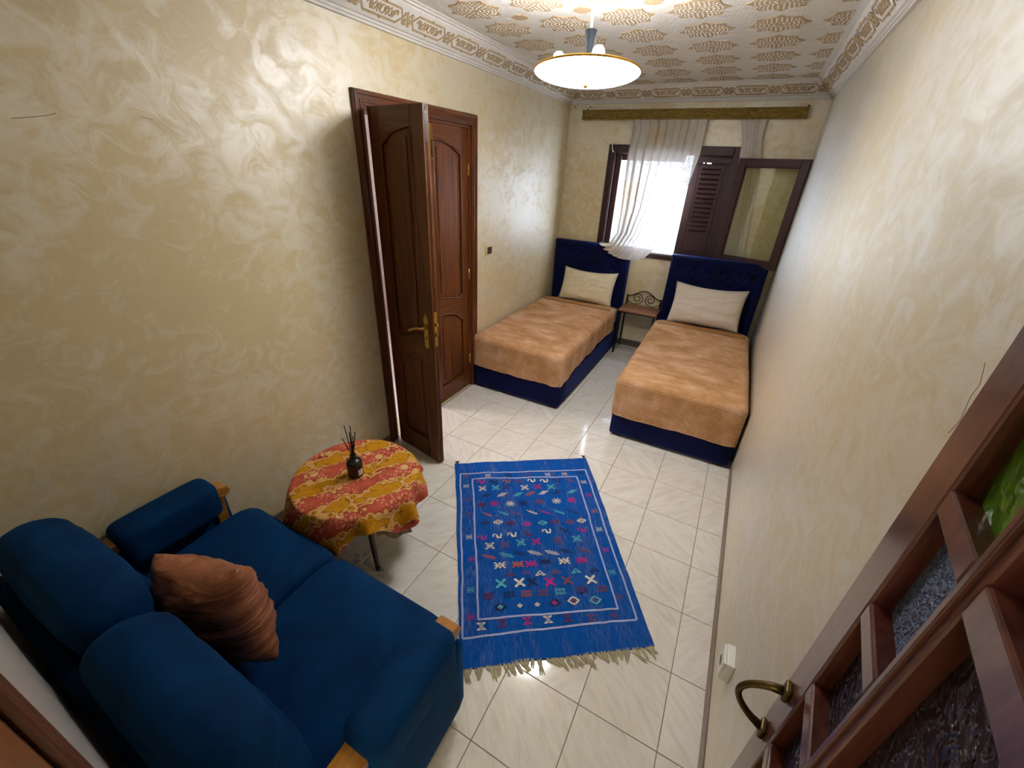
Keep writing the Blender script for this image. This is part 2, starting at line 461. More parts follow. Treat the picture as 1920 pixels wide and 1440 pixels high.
# ------------------------------------------------------------------ mesh helpers
class MB:
    def __init__(self):
        self.v, self.f = [], []
    def add(self, vs, fs):
        o = len(self.v)
        self.v += [tuple(p) for p in vs]
        self.f += [tuple(i + o for i in f) for f in fs]
        return self
    def box(self, x0, x1, y0, y1, z0, z1, mat=None):
        vs = [(x, y, z) for x in (x0, x1) for y in (y0, y1) for z in (z0, z1)]
        if mat is not None:
            vs = [mat @ Vector(p) for p in vs]
        return self.add(vs, [(0, 1, 3, 2), (4, 6, 7, 5), (0, 4, 5, 1), (2, 3, 7, 6), (0, 2, 6, 4), (1, 5, 7, 3)])
    def tube(self, pts, r, n=8, caps=True):
        pts = [Vector(p) for p in pts]
        rs = r if isinstance(r, (list, tuple)) else [r] * len(pts)
        rings = []
        prev = None
        for i, p in enumerate(pts):
            t = (pts[min(i + 1, len(pts) - 1)] - pts[max(i - 1, 0)]).normalized()
            if prev is None:
                a = Vector((0, 0, 1)) if abs(t.z) < 0.9 else Vector((1, 0, 0))
                nx = t.cross(a).normalized()
            else:
                nx = (prev - t * prev.dot(t)).normalized()
            prev = nx
            ny = t.cross(nx)
            rings.append([p + (nx * math.cos(2 * math.pi * k / n) + ny * math.sin(2 * math.pi * k / n)) * rs[i] for k in range(n)])
        vs = [q for rg in rings for q in rg]
        fs = []
        for i in range(len(pts) - 1):
            for k in range(n):
                fs.append((i * n + k, i * n + (k + 1) % n, (i + 1) * n + (k + 1) % n, (i + 1) * n + k))
        if caps:
            fs.append(tuple(range(n - 1, -1, -1)))
            fs.append(tuple((len(pts) - 1) * n + k for k in range(n)))
        return self.add(vs, fs)
    def lathe(self, prof, n=24, c=(0, 0, 0), closed=False):
        vs, fs = [], []
        for (r, z) in prof:
            for k in range(n):
                a = 2 * math.pi * k / n
                vs.append((c[0] + r * math.cos(a), c[1] + r * math.sin(a), c[2] + z))
        m = len(prof)
        for i in range(m if closed else m - 1):
            j = (i + 1) % m
            for k in range(n):
                fs.append((i * n + k, i * n + (k + 1) % n, j * n + (k + 1) % n, j * n + k))
        if not closed:
            if prof[0][0] > 1e-5: fs.append(tuple(range(n - 1, -1, -1)))
            if prof[-1][0] > 1e-5: fs.append(tuple((m - 1) * n + k for k in range(n)))
        return self.add(vs, fs)
    def grid(self, fn, nu, nv):
        vs = [fn(i / nu, j / nv) for j in range(nv + 1) for i in range(nu + 1)]
        fs = [(j * (nu + 1) + i, j * (nu + 1) + i + 1, (j + 1) * (nu + 1) + i + 1, (j + 1) * (nu + 1) + i) for j in range(nv) for i in range(nu)]
        return self.add(vs, fs)
    def prism(self, poly, fn, d0, d1):
        """polygon in 2D lifted by fn(a, b, d) at depths d0 and d1"""
        n = len(poly)
        vs = [fn(a, b, d0) for a, b in poly] + [fn(a, b, d1) for a, b in poly]
        fs = [tuple(range(n - 1, -1, -1)), tuple(range(n, 2 * n))]
        fs += [(i, (i + 1) % n, n + (i + 1) % n, n + i) for i in range(n)]
        return self.add(vs, fs)
    def strip(self, pts, w, fn, d0, d1, closed=False):
        """flat band of width w along a 2D polyline, lifted by fn"""
        n = len(pts)
        L, R = [], []
        for i in range(n):
            if closed:
                a, b = pts[(i - 1) % n], pts[(i + 1) % n]
            else:
                a, b = pts[max(i - 1, 0)], pts[min(i + 1, n - 1)]
            dx, dy = b[0] - a[0], b[1] - a[1]
            l = math.hypot(dx, dy) or 1
            nx, ny = -dy / l * w / 2, dx / l * w / 2
            L.append((pts[i][0] + nx, pts[i][1] + ny)); R.append((pts[i][0] - nx, pts[i][1] - ny))
        vs = [fn(*p, d1) for p in L] + [fn(*p, d1) for p in R] + [fn(*p, d0) for p in L] + [fn(*p, d0) for p in R]
        fs = []
        for i in range(n if closed else n - 1):
            j = (i + 1) % n
            fs += [(i, j, n + j, n + i), (2 * n + i, 2 * n + j, j, i), (n + i, n + j, 3 * n + j, 3 * n + i)]
        return self.add(vs, fs)
    def mesh(self, name, mat, smooth=False, weld=False):
        me = bpy.data.meshes.new(name)
        me.from_pydata(self.v, [], self.f)
        bm = bmesh.new(); bm.from_mesh(me)
        if weld: bmesh.ops.remove_doubles(bm, verts=bm.verts, dist=1e-5)
        bmesh.ops.recalc_face_normals(bm, faces=bm.faces)
        bm.to_mesh(me); bm.free()
        if mat is not None: me.materials.append(mat)
        if smooth:
            me.polygons.foreach_set('use_smooth', [True] * len(me.polygons))
        return me
    def obj(self, name, mat, parent=None, smooth=False, bevel=0.0, weld=False, segs=2):
        return link(name, self.mesh(name, mat, smooth, weld), parent, bevel, segs)

def link(name, me, parent=None, bevel=0.0, segs=2):
    o = bpy.data.objects.new(name, me)
    COL.objects.link(o)
    if parent is not None: o.parent = parent
    if bevel:
        b = o.modifiers.new('bevel', 'BEVEL')
        b.width = bevel; b.segments = segs; b.limit_method = 'ANGLE'; b.angle_limit = math.radians(40)
        b.harden_normals = False
    return o

def empty(name, loc=(0, 0, 0), rz=0.0):
    o = bpy.data.objects.new(name, None)
    COL.objects.link(o)
    o.location = loc; o.rotation_euler = (0, 0, rz)
    o.empty_display_size = 0.1
    return o

def tag(o, label, cat, group=None, kind=None):
    o['label'] = label
    o['category'] = cat
    if group: o['group'] = group
    if kind: o['kind'] = kind
    return o

def struct(o, label, cat):
    return tag(o, label, cat, None, 'structure')

def rounded_box(sx, sy, sz, r, bulge=(0, 0, 0), cuts=11, warp=None):
    """puffed cushion block centred on the origin"""
    bm = bmesh.new()
    bmesh.ops.create_cube(bm, size=2.0)
    bmesh.ops.subdivide_edges(bm, edges=bm.edges, cuts=cuts, use_grid_fill=True)
    hx, hy, hz = sx / 2, sy / 2, sz / 2
    for v in bm.verts:
        u = Vector([math.copysign(abs(c) ** 0.75, c) for c in v.co])
        p = Vector((u.x * hx, u.y * hy, u.z * hz))
        q = Vector((max(-hx + r, min(hx - r, p.x)), max(-hy + r, min(hy - r, p.y)), max(-hz + r, min(hz - r, p.z))))
        d = p - q
        if d.length > 1e-9: p = q + d.normalized() * r
        p.x += math.copysign(bulge[0], u.x) * abs(u.x) ** 2 * (1 - u.y ** 2) * (1 - u.z ** 2)
        p.y += math.copysign(bulge[1], u.y) * abs(u.y) ** 2 * (1 - u.x ** 2) * (1 - u.z ** 2)
        p.z += math.copysign(bulge[2], u.z) * abs(u.z) ** 2 * (1 - u.x ** 2) * (1 - u.y ** 2)
        if warp: p = Vector(warp(p))
        v.co = p
    me = bpy.data.meshes.new('soft')
    bm.to_mesh(me); bm.free()
    me.polygons.foreach_set('use_smooth', [True] * len(me.polygons))
    return me

def soft(name, me, mat, parent, loc=(0, 0, 0), rot=(0, 0, 0)):
    me.materials.append(mat)
    o = link(name, me, parent)
    o.location = loc; o.rotation_euler = rot
    return o

def smoothstep(a, b, x):
    t = max(0.0, min(1.0, (x - a) / (b - a)))
    return t * t * (3 - 2 * t)

def fbm(x, y, z=0.0, s=1.0):
    return noise.fractal(Vector((x * s, y * s, z * s)), 0.6, 2.0, 4)

# ------------------------------------------------------------------ shell
WT = 0.2
# floor: grout bed with single tiles laid on it
floor = MB().box(XL, XR, YN - WT, YF, -0.06, -0.004).obj('floor', M['grout'])
struct(floor, 'cream marble tile floor with thin dark joints', 'floor')
tile_cache = {}
col0 = math.floor((XL - 0) / TILE); row0 = math.floor((YN - WT) / TILE)
for i in range(col0, 1):
    for j in range(row0, int(YF / TILE) + 1):
        x0, x1 = max(XL, i * TILE), min(XR, (i + 1) * TILE)
        y0, y1 = max(YN - WT, j * TILE), min(YF, (j + 1) * TILE)
        if x1 - x0 < 0.02 or y1 - y0 < 0.02: continue
        key = (round(x1 - x0, 3), round(y1 - y0, 3))
        if key not in tile_cache:
            hx, hy, e, b = key[0] / 2 - 0.0013, key[1] / 2 - 0.0013, 0.0015, 0.004
            vs = [(sx * hx, sy * hy, -b) for sx, sy in ((-1, -1), (1, -1), (1, 1), (-1, 1))]
            vs += [(sx * hx, sy * hy, -e) for sx, sy in ((-1, -1), (1, -1), (1, 1), (-1, 1))]
            vs += [(sx * (hx - e), sy * (hy - e), 0) for sx, sy in ((-1, -1), (1, -1), (1, 1), (-1, 1))]
            fs = [(8, 9, 10, 11)] + [(k, (k + 1) % 4, 4 + (k + 1) % 4, 4 + k) for k in range(4)] + [(4 + k, 4 + (k + 1) % 4, 8 + (k + 1) % 4, 8 + k) for k in range(4)]
            tile_cache[key] = MB().add(vs, fs).mesh('tile', M['tile'])
        t = link('tile', tile_cache[key], floor)
        t.location = ((x0 + x1) / 2, (y0 + y1) / 2, 0)

def wall_with_hole(name, axis, pos, out, a0, a1, z0, z1, hole, label):
    """slab on axis 'x' or 'y' at pos, thickened outwards; hole=(a0,a1,z0,z1)"""
    mb = MB()
    p0, p1 = sorted((pos, pos + out))
    def bx(aa, ab, za, zb):
        if ab - aa < 1e-4 or zb - za < 1e-4: return
        if axis == 'x': mb.box(p0, p1, aa, ab, za, zb)
        else: mb.box(aa, ab, p0, p1, za, zb)
    if hole:
        h0, h1, g0, g1 = hole
        bx(a0, h0, z0, z1); bx(h1, a1, z0, z1); bx(h0, h1, g1, z1); bx(h0, h1, z0, g0)
    else:
        bx(a0, a1, z0, z1)
    return struct(mb.obj(name, M['wall']), label, 'wall')

D1 = (-0.935, 0.205, 0.0, 2.33)        # clear opening of the double door in the left wall
WIN = (-1.76, -0.50, 1.19, 2.26)       # clear opening in the far wall
D2 = (-0.72, 0.075, 0.0, 2.25)         # doorway behind the viewer
wall_with_hole('wall_left', 'x', XL, -WT, YN - WT, YF + WT, -0.06, ZC + 0.1, D1, 'left cream plaster wall with pearly strokes')
wall_with_hole('wall_right', 'x', XR, WT, YN - WT, YF + WT, -0.06, ZC + 0.1, None, 'right cream plaster wall')
wall_with_hole('wall_far', 'y', YF, WT, XL, XR, -0.06, ZC + 0.1, WIN, 'far cream wall with the window')
wall_with_hole('wall_near', 'y', YN, -WT, XL, XR, -0.06, ZC + 0.1, D2, 'near cream wall behind the sofa')
ceiling = struct(MB().box(XL, XR, YN, YF, ZC, ZC + 0.1).obj('ceiling', M['ceil']), 'white embossed plaster ceiling with tan rosettes', 'ceiling')

# rosettes on the ceiling
def rosette_mesh():
    pts = []
    n = 24
    for k in range(n * 2):
        a = math.pi * k / n
        r = 0.139 + 0.010 * math.cos(8 * a)
        if k % 6 == 0: r += 0.010
        if k % 24 == 0: r += 0.006
        pts.append((r * math.cos(a), r * 1.02 * math.sin(a)))
    return MB().prism(pts, lambda a, b, d: (a, b, -d), 0.0, 0.004).mesh('rosette', M['tan'])
def petals_mesh():
    mb = MB()
    for ring, (r, n, l, w) in enumerate(((0.030, 8, 0.020, 0.011), (0.054, 12, 0.021, 0.012), (0.078, 18, 0.020, 0.012), (0.101, 24, 0.019, 0.012), (0.122, 30, 0.016, 0.010))):
        for k in range(n):
            a = 2 * math.pi * (k + 0.5 * (ring % 2)) / n
            tilt = a + (0.6 if (k + ring) % 2 else -0.6)
            c, s = math.cos(tilt), math.sin(tilt)
            cx, cy = r * math.cos(a), r * math.sin(a)
            P = lambda u, v, d: (cx + c * u - s * v, cy + s * u + c * v, -d)
            q = [P(-l / 2, 0, 0.004), P(0, -w / 2, 0.004), P(l / 2, 0, 0.004), P(0, w / 2, 0.004), P(0, 0, 0.008)]
            mb.add(q, [(0, 1, 4), (1, 2, 4), (2, 3, 4), (3, 0, 4)])
    return mb.mesh('petals', M['plaster'])
ros_me, pet_me = rosette_mesh(), petals_mesh()
small_me = MB().prism([(0.05 * math.cos(a) * (1 + 0.1 * math.cos(8 * a)), 0.05 * math.sin(a) * (1 + 0.1 * math.cos(8 * a))) for a in [math.pi * k / 12 for k in range(24)]], lambda a, b, d: (a, b, -d), 0.0, 0.004).mesh('small_rosette', M['tan'])
for ix in range(6):
    for iy in range(-3, 6):
        x, y = -0.36 - 0.395 * ix + 0.395, 0.055 + 0.4 * iy
        if ix == 0: x = -0.36 + 0.38
        r = link('rosette', ros_me, ceiling); r.location = (x, y, ZC)
        p = link('petals', pet_me, r); p['kind'] = 'stuff'
for x, y in ((-1.352, -0.145), (-0.957, -0.145), (-0.56, -0.145), (-1.75, -0.145)):
    link('small_rosette', small_me, ceiling).location = (x, y, ZC)

# cornice: stepped cove along four walls with tan cartouches
PROF = [(0, ZK), (0.018, ZK), (0.018, ZK + 0.012), (0.028, ZK + 0.014), (0.028, ZK + 0.025), (0.040, ZK + 0.028), (0.138, 2.812), (0.138, 2.821), (0.153, 2.823), (0.153, 2.832), (0.17, 2.834), (0.17, ZC), (0, ZC)]
def cornice(name, p0, p1, inward, label):
    p0, p1, inward = Vector(p0), Vector(p1), Vector(inward)
    e = (p1 - p0).normalized()
    vs, n = [], len(PROF)
    for base, s in ((p0, 1), (p1, -1)):
        for d, z in PROF:
            q = base + inward * d + e * s * d
            vs.append((q.x, q.y, z))
    fs = [(i, (i + 1) % n, n + (i + 1) % n, n + i) for i in range(n)]
    return struct(MB().add(vs, fs).obj(name, M['plaster']), label, 'trim'), e, inward
trims = [cornice('trim_1', (XL, YN, 0), (XL, YF, 0), (1, 0, 0), 'white plaster cornice along the left wall'),
         cornice('trim_2', (XL, YF, 0), (XR, YF, 0), (0, -1, 0), 'white plaster cornice above the window'),
         cornice('trim_3', (XR, YF, 0), (XR, YN, 0), (-1, 0, 0), 'white plaster cornice along the right wall'),
         cornice('trim_4', (XR, YN, 0), (XL, YN, 0), (0, 1, 0), 'white plaster cornice above the entrance')]
sl = Vector((0.098, 0.089)).normalized()
def cartouche_mesh():
    mb = MB()
    fn = lambda a, b, d: (a, b, d)
    hexo = [(-0.155, 0), (-0.120, 0.040), (0.120, 0.040), (0.155, 0), (0.120, -0.040), (-0.120, -0.040)]
    mb.strip(hexo, 0.010, fn, 0, 0.004, True)
    for s in (-1, 1):
        for off, k in ((0.035, 1), (0.085, -1)):
            mb.strip([(s * (off + 0.020 * t * math.cos(5.5 * t * k)), k * 0.004 + 0.020 * t * math.sin(5.5 * t * k)) for t in [j / 12 for j in range(3, 13)]], 0.008, fn, 0, 0.0035)
        mb.strip([(s * (0.01 + 0.1 * t), 0.022 * math.sin(9 * t)) for t in [j / 10 for j in range(11)]], 0.008, fn, 0, 0.003)
        mb.strip([(s * (0.03 + 0.085 * t), -0.024 * math.cos(11 * t)) for t in [j / 10 for j in range(11)]], 0.007, fn, 0, 0.003)
        mb.prism([(-0.008, s * 0.040), (0.008, s * 0.040), (0.004, s * 0.052), (-0.004, s * 0.052)], fn, 0, 0.004)
    mb.strip([(0.016 * math.cos(a), 0.022 * math.sin(a)) for a in [math.pi * k / 6 for k in range(12)]], 0.006, fn, 0, 0.004, True)
    return mb.mesh('cartouche', M['tan'])
def knot_mesh():
    mb = MB()
    fn = lambda a, b, d: (a, b, d)
    for k in range(4):
        x = -0.030 + 0.02 * k
        mb.strip([(x + 0.008 * math.sin(t * 9 + k * math.pi), -0.036 + 0.072 * t) for t in [j / 10 for j in range(11)]], 0.009, fn, 0, 0.004)
    for k in range(3):
        y = -0.022 + 0.022 * k
        mb.strip([(-0.04 + 0.08 * t, y + 0.006 * math.sin(t * 9 + k * math.pi)) for t in [j / 10 for j in range(11)]], 0.008, fn, 0, 0.0045)
    return mb.mesh('knot', M['tan'])
car_me, kno_me = cartouche_mesh(), knot_mesh()
for (tr, e, inw), (a, b) in zip(trims[:3], (((XL, YN), (XL, YF)), ((XL, YF), (XR, YF)), ((XR, YF), (XR, YN)))):
    L = math.hypot(b[0] - a[0], b[1] - a[1])
    n = round((L - 0.18) / 0.405)
    step = (L - 0.18) / n
    sv = inw * sl.x + Vector((0, 0, sl.y))
    nv = inw * sl.y + Vector((0, 0, -sl.x))
    mid = inw * 0.089 + Vector((0, 0, (ZK + 0.028 + 2.812) / 2))
    ex = sv.cross(nv)
    for k in range(n + 1):
        for me, off in ((car_me, 0.5), (kno_me, 0.0)):
            if off and k == n: continue
            s = 0.09 + step * (k + off)
            c = Vector((a[0], a[1], 0)) + e * s + mid
            o = link(me.name, me, tr)
            o.matrix_world = Matrix(((ex.x, sv.x, nv.x, c.x), (ex.y, sv.y, nv.y, c.y), (ex.z, sv.z, nv.z, c.z), (0, 0, 0, 1)))

# skirting
def skirt(name, x0, x1, y0, y1, label):
    return struct(MB().box(x0, x1, y0, y1, 0.0, 0.07).obj(name, M['base'], bevel=0.003), label, 'skirting')
o = skirt('baseboard_left', XL, XL + 0.014, YN, -1.005, 'taupe skirting along the left wall behind the table')
skirt('baseboard_left', XL, XL + 0.014, 0.275, YF - 0.014, 'taupe skirting along the left wall beside the bed')
skirt('baseboard_right', XR - 0.009, XR, YN, YF - 0.014, 'taupe skirting along the right wall')
skirt('baseboard_far', XL, XR, YF - 0.014, YF, 'taupe skirting under the window')

# spaces beyond the doors: a passage behind the viewer and the next room
def shell(name, x0, x1, y0, y1, z1, mat, open_side, label):
    mb = MB(); t = 0.05
    mb.box(x0 - t, x1 + t, y0 - t, y1 + t, z1, z1 + t)
    if open_side != '+x': mb.box(x1, x1 + t, y0 - t, y1 + t, -0.06, z1)
    if open_side != '-x': mb.box(x0 - t, x0, y0 - t, y1 + t, -0.06, z1)
    if open_side != '+y': mb.box(x0 - t, x1 + t, y1, y1 + t, -0.06, z1)
    if open_side != '-y': mb.box(x0 - t, x1 + t, y0 - t, y0, -0.06, z1)
    mb.box(x0, x1, y0, y1, -0.06, -0.004)
    return struct(mb.obj(name, mat), label, 'wall')
shell('wall_passage', -1.6, 1.2, YN - WT - 1.7, YN - WT, 2.7, M['wall'], '+y', 'passage beyond the entrance')
shell('wall_next_room', XL - WT - 1.9, XL - WT, -2.4, 1.2, 2.7, M['pink'], '+x', 'pale pink wall of the next room seen through the door gap')
def ceiling_light(name, loc, w, label):  # out-of-view lamp put in as fill light
    t = tag(empty(name, loc), label, 'lamp')
    MB().lathe([(0.09, 0.0), (0.09, -0.02), (0.0, -0.021)], 20).obj('base_plate', M['white'], t)
    MB().lathe([(0.085, -0.02), (0.08, -0.05), (0.05, -0.075), (0.0, -0.083)], 20).obj('globe', M['globe'], t, smooth=True)
    ld = bpy.data.lights.new(name, 'POINT'); ld.energy = w; ld.shadow_soft_size = 0.09; ld.color = (1, 0.95, 0.88)
    lo = bpy.data.objects.new(name + '_light', ld); COL.objects.link(lo); lo.parent = t; lo.location = (0, 0, -0.2)
ceiling_light('fill_lamp', (-0.3, YN - WT - 0.8, 2.7), FILL_W, 'added fill lamp on the passage ceiling, out of view')  # unseen, added to brighten the near end of the room
ceiling_light('fill_lamp', (XL - WT - 0.9, -0.8, 2.7), FILL_W * 2.6, 'small round ceiling lamp in the next room')  # unseen, added to light what shows through the hinge gap

# ------------------------------------------------------------------ window in the far wall
win = struct(empty('window_1', (0, YF, 0)), 'dark maroon wooden window with one closed louvred shutter', 'window')
wx0, wx1, wz0, wz1 = -1.82, -0.44, 1.146, 2.312
def wbar(x0, x1, z0, z1, y0, y1, name='window_frame', parent=win, mat='window', bevel=0.006):
    return MB().box(x0, x1, y0, y1, z0, z1).obj(name, M[mat], parent, bevel=bevel)
# casing standing proud of the wall
wbar(wx0, wx0 + 0.085, wz0, wz1, -0.03, 0.12)
wbar(wx1 - 0.085, wx1, wz0, wz1, -0.03, 0.12)
wbar(wx0 + 0.085, wx1 - 0.085, wz1 - 0.085, wz1, -0.029, 0.12)
wbar(wx0 + 0.085, wx1 - 0.085, wz0, wz0 + 0.06, -0.029, 0.12)
for x in (wx0 + 0.02, wx0 + 0.045, wx0 + 0.065):
    wbar(x, x + 0.008, wz0 + 0.01, wz1 - 0.01, -0.036, -0.029, 'moulding', bevel=0.002)
for z in (wz0 + 0.015, wz0 + 0.04):
    wbar(wx0 + 0.02, wx1 - 0.02, z, z + 0.008, -0.036, -0.028, 'moulding', bevel=0.002)
wbar(wx0 + 0.085, wx1 - 0.085, wz0 + 0.052, wz0 + 0.066, -0.02, 0.19, 'window_sill')
# left leaf folded back into the reveal, seen edge on
wbar(wx0 + 0.086, wx0 + 0.148, wz0 + 0.06, wz1 - 0.08, 0.02, 0.19, 'folded_shutter')
# transom seen behind the curtain
wbar(wx0 + 0.149, -0.99, wz1 - 0.15, wz1 - 0.08, 0.06, 0.11, 'transom')
# closed louvred shutter on the right half
sx0, sx1, sz0, sz1 = -0.905, wx1 - 0.08, wz0 + 0.062, wz1 - 0.08
hz = sz1 - 0.075
sh = wbar(sx0, sx1, sz0, hz, 0.066, 0.095, 'shutter')
wbar(sx0, sx1, hz + 0.008, sz1, 0.066, 0.095, 'top_rail', sh)
for a, b in ((sx0, sx0 + 0.105), (sx0 + 0.117, sx0 + 0.14), (sx0 + 0.185, sx1)):     # two small gaps let daylight through
    MB().box(a, b, 0.066, 0.095, hz, hz + 0.008).obj('spacer', M['window'], sh)
mz0, mz1, mx0, mx1 = sz0 + 0.06, hz - 0.012, sx0 + 0.075, sx1 - 0.06
cr = 0.02
loop = []
for cx_, cz_, a0 in ((mx1 - cr, mz1 - cr, 0), (mx0 + cr, mz1 - cr, 90), (mx0 + cr, mz0 + cr, 180), (mx1 - cr, mz0 + cr, 270)):
    for k in range(5):
        a = math.radians(a0 + 22.5 * k)
        loop.append((cx_ + cr * math.cos(a), 0.066, cz_ + cr * math.sin(a)))
MB().tube(loop + loop[:2], 0.005, 6, False).obj('moulding', M['window'], sh, smooth=True)
ns = 14
for k in range(ns):
    z = mz1 - 0.04 - 0.047 * k
    s = MB().box(-0.095, 0.095, -0.014, 0.014, -0.0035, 0.0035).obj('slat', M['window'], sh)
    s.location = (mx0 + 0.125, 0.062, z)
    s.rotation_euler = (math.radians(38), 0, 0)
# open glazed leaf, swung almost flat to the wall
lh = Vector((-0.452, -0.045, 0)); le = Vector((0.146, -0.262, 0))
lw = (le - lh).length
leaf = empty('glazed_leaf'); leaf.parent = win
leaf.location = lh; leaf.rotation_euler = (0, 0, math.atan2(le.y - lh.y, le.x - lh.x))
lz0, lz1, bw = 1.215, 2.212, 0.072
def lbar(x0, x1, z0, z1, y0=-0.02, y1=0.02, name='stile', b=0.005): return MB().box(x0, x1, y0, y1, z0, z1).obj(name, M['window'], leaf, bevel=b)
lbar(0, bw, lz0, lz1); lbar(lw - bw, lw, lz0, lz1)
lbar(bw, lw - bw, lz0, lz0 + bw, name='rail'); lbar(bw, lw - bw, lz1 - bw, lz1, name='rail')
for a, b, c, d in ((bw, bw + 0.008, lz0 + bw, lz1 - bw), (lw - bw - 0.008, lw - bw, lz0 + bw, lz1 - bw), (bw, lw - bw, lz0 + bw, lz0 + bw + 0.008), (bw, lw - bw, lz1 - bw - 0.008, lz1 - bw)):
    lbar(a, b, c, d, -0.012, 0.012, 'glazing_bead', 0.002)
MB().box(bw - 0.005, lw - bw + 0.005, -0.002, 0.002, lz0 + bw - 0.005, lz1 - bw + 0.005).obj('pane', M['pane'], leaf)
MB().box(lw * 0.5 - 0.02, lw * 0.5 + 0.02, -0.026, -0.02, lz0 + 0.012, lz0 + 0.03).obj('catch', M['oldbrass'], leaf, bevel=0.002)
# white pull cord knotted at the window corner
cord = MB().tube([(-1.775, YF - 0.04, 2.325), (-1.78, YF - 0.05, 2.30), (-1.772, YF - 0.05, 2.26), (-1.758, YF - 0.045, 2.235)], 0.006, 6).obj('pull_cord', M['white'], smooth=True)
tag(cord, 'short white cord hooked over the top left window corner', 'cord')

# ------------------------------------------------------------------ double door in the left wall
door = struct(empty('door_1', (XL, 0, 0)), 'dark reddish wooden double door with one leaf open', 'door')
dy0, dy1, dz1 = -0.998, 0.273, 2.39
cw = 0.075
def dbox(x0, x1, y0, y1, z0, z1, name, parent=door, mat='door', b=0.004):
    return MB().box(x0, x1, y0, y1, z0, z1).obj(name, M[mat], parent, bevel=b)
dbox(0.0, 0.022, dy0, dy0 + cw, 0, dz1, 'casing')
dbox(0.0, 0.022, dy1 - cw, dy1, 0, dz1, 'casing')
dbox(0.0, 0.0215, dy0 + cw, dy1 - cw, dz1 - cw, dz1, 'casing', mat='doory')
dbox(0.021, 0.030, dy0 + 0.006, dy0 + 0.024, 0, dz1 - 0.006, 'moulding')
dbox(0.021, 0.030, dy1 - 0.024, dy1 - 0.006, 0, dz1 - 0.006, 'moulding')
dbox(0.021, 0.030, dy0 + 0.024, dy1 - 0.024, dz1 - 0.024, dz1 - 0.006, 'moulding', mat='doory')
dbox(0.021, 0.027, dy0 + 0.045, dy0 + 0.06, 0, dz1 - 0.045, 'moulding')
dbox(0.021, 0.027, dy1 - 0.06, dy1 - 0.045, 0, dz1 - 0.045, 'moulding')
dbox(0.021, 0.027, dy0 + 0.06, dy1 - 0.06, dz1 - 0.06, dz1 - 0.045, 'moulding', mat='doory')
jy0, jy1, jz = D1[0], D1[1], D1[3]
dbox(-WT, 0.0, jy0 - 0.0, jy0 + 0.018, 0, jz, 'jamb'); dbox(-WT, 0.0, jy1 - 0.018, jy1, 0, jz, 'jamb')
dbox(-WT, 0.0, jy0 + 0.018, jy1 - 0.018, jz - 0.035, jz, 'jamb', mat='doory')

def arch(t, lo, hi):
    """half-arch: high and flat at t=0, a small shoulder and drop near t=1"""
    if t < 0.72: return hi - (hi - lo) * 0.42 * (t / 0.72) ** 2
    if t < 0.86: return hi - (hi - lo) * (0.42 + 0.33 * smoothstep(0.72, 0.86, t))
    return hi - (hi - lo) * (0.75 + 0.25 * smoothstep(0.86, 1.0, t))

def panel_leaf(name, w, h, parent, flip):
    """panelled leaf in its own frame: u from hinge (0) to meeting edge (w), v thickness, z up"""
    th = 0.042
    st, sm = 0.105, 0.105
    leaf = MB().box(0.0, w, -0.011, 0.011, 0.0, h).obj(name, M['door'], parent)
    zs = dict(b=0.17, m0=0.80, m1=0.955, t=h - 0.155)
    MB().box(0, st, -th / 2, th / 2, 0, h).obj('stile', M['door'], leaf, bevel=0.004)
    MB().box(w - sm, w, -th / 2, th / 2, 0, h).obj('stile', M['door'], leaf, bevel=0.004)
    MB().box(st, w - sm, -th / 2, th / 2, 0, zs['b']).obj('rail', M['doorx'], leaf, bevel=0.004)
    pw = w - st - sm
    N = 26
    us = [st + pw * k / N for k in range(N + 1)]
    tt = [1 - k / N for k in range(N + 1)]          # 0 at the meeting edge
    topc = [(u, arch(t, h - 0.185, h - 0.10)) for u, t in zip(us, tt)]
    mtop = [(u, zs['m1'] + 0.03 + 0.028 * math.cos(math.pi * t) + (0.03 * smoothstep(0.86, 1.0, t))) for u, t in zip(us, tt)]
    mbot = [(u, arch(t, zs['m0'] - 0.06, zs['m0'] + 0.065)) for u, t in zip(us, tt)]
    fn = lambda a, b, d: (a, d, b)
    MB().prism(topc + [(w - sm, h), (st, h)], fn, -th / 2, th / 2).obj('rail', M['doorx'], leaf)
    MB().prism(mtop + mbot[::-1], fn, -th / 2, th / 2).obj('rail', M['doorx'], leaf)
    # mouldings around both panels, on both faces
    for side in (-1, 1):
        y = side * 0.019
        up_loop = [(st, y, mtop[0][1])] + [(a, y, b) for a, b in topc] + [(w - sm, y, mtop[-1][1])] + [(a, y, b) for a, b in mtop[::-1]]
        lo_loop = [(st, y, zs['b'])] + [(a, y, b) for a, b in mbot] + [(w - sm, y, zs['b']), (st, y, zs['b'])]
        MB().tube(up_loop, 0.009, 6).obj('moulding', M['door'], leaf, smooth=True)
        MB().tube(lo_loop, 0.009, 6).obj('moulding', M['door'], leaf, smooth=True)
        # raised field of each panel
        ins = 0.045
        f1 = [(st + ins, mtop[0][1] + ins + 0.01), (w - sm - ins, mtop[-1][1] + ins)] + [(min(max(a, st + ins), w - sm - ins), b - ins) for a, b in topc[::-1]]
        f2 = [(st + ins, zs['b'] + ins), (w - sm - ins, zs['b'] + ins)] + [(min(max(a, st + ins), w - sm - ins), b - ins) for a, b in mbot[::-1]]
        def clean(p):
            q = []
            for pt in p:
                if not q or math.hypot(pt[0] - q[-1][0], pt[1] - q[-1][1]) > 1e-4: q.append(pt)
            return q
        for f in (f1, f2):
            MB().prism(clean(f), fn, side * 0.0105, side * 0.017).obj('panel', M['door'], leaf)
    return leaf

LH = 2.29
# closed leaf: hinge at the far jamb, meeting edge in the middle
cl = panel_leaf('door_leaf', 0.552, LH, door, False)
cl.location = (-0.036, jy1 - 0.019, 0.006)
cl.rotation_euler = (0, 0, math.radians(-90))
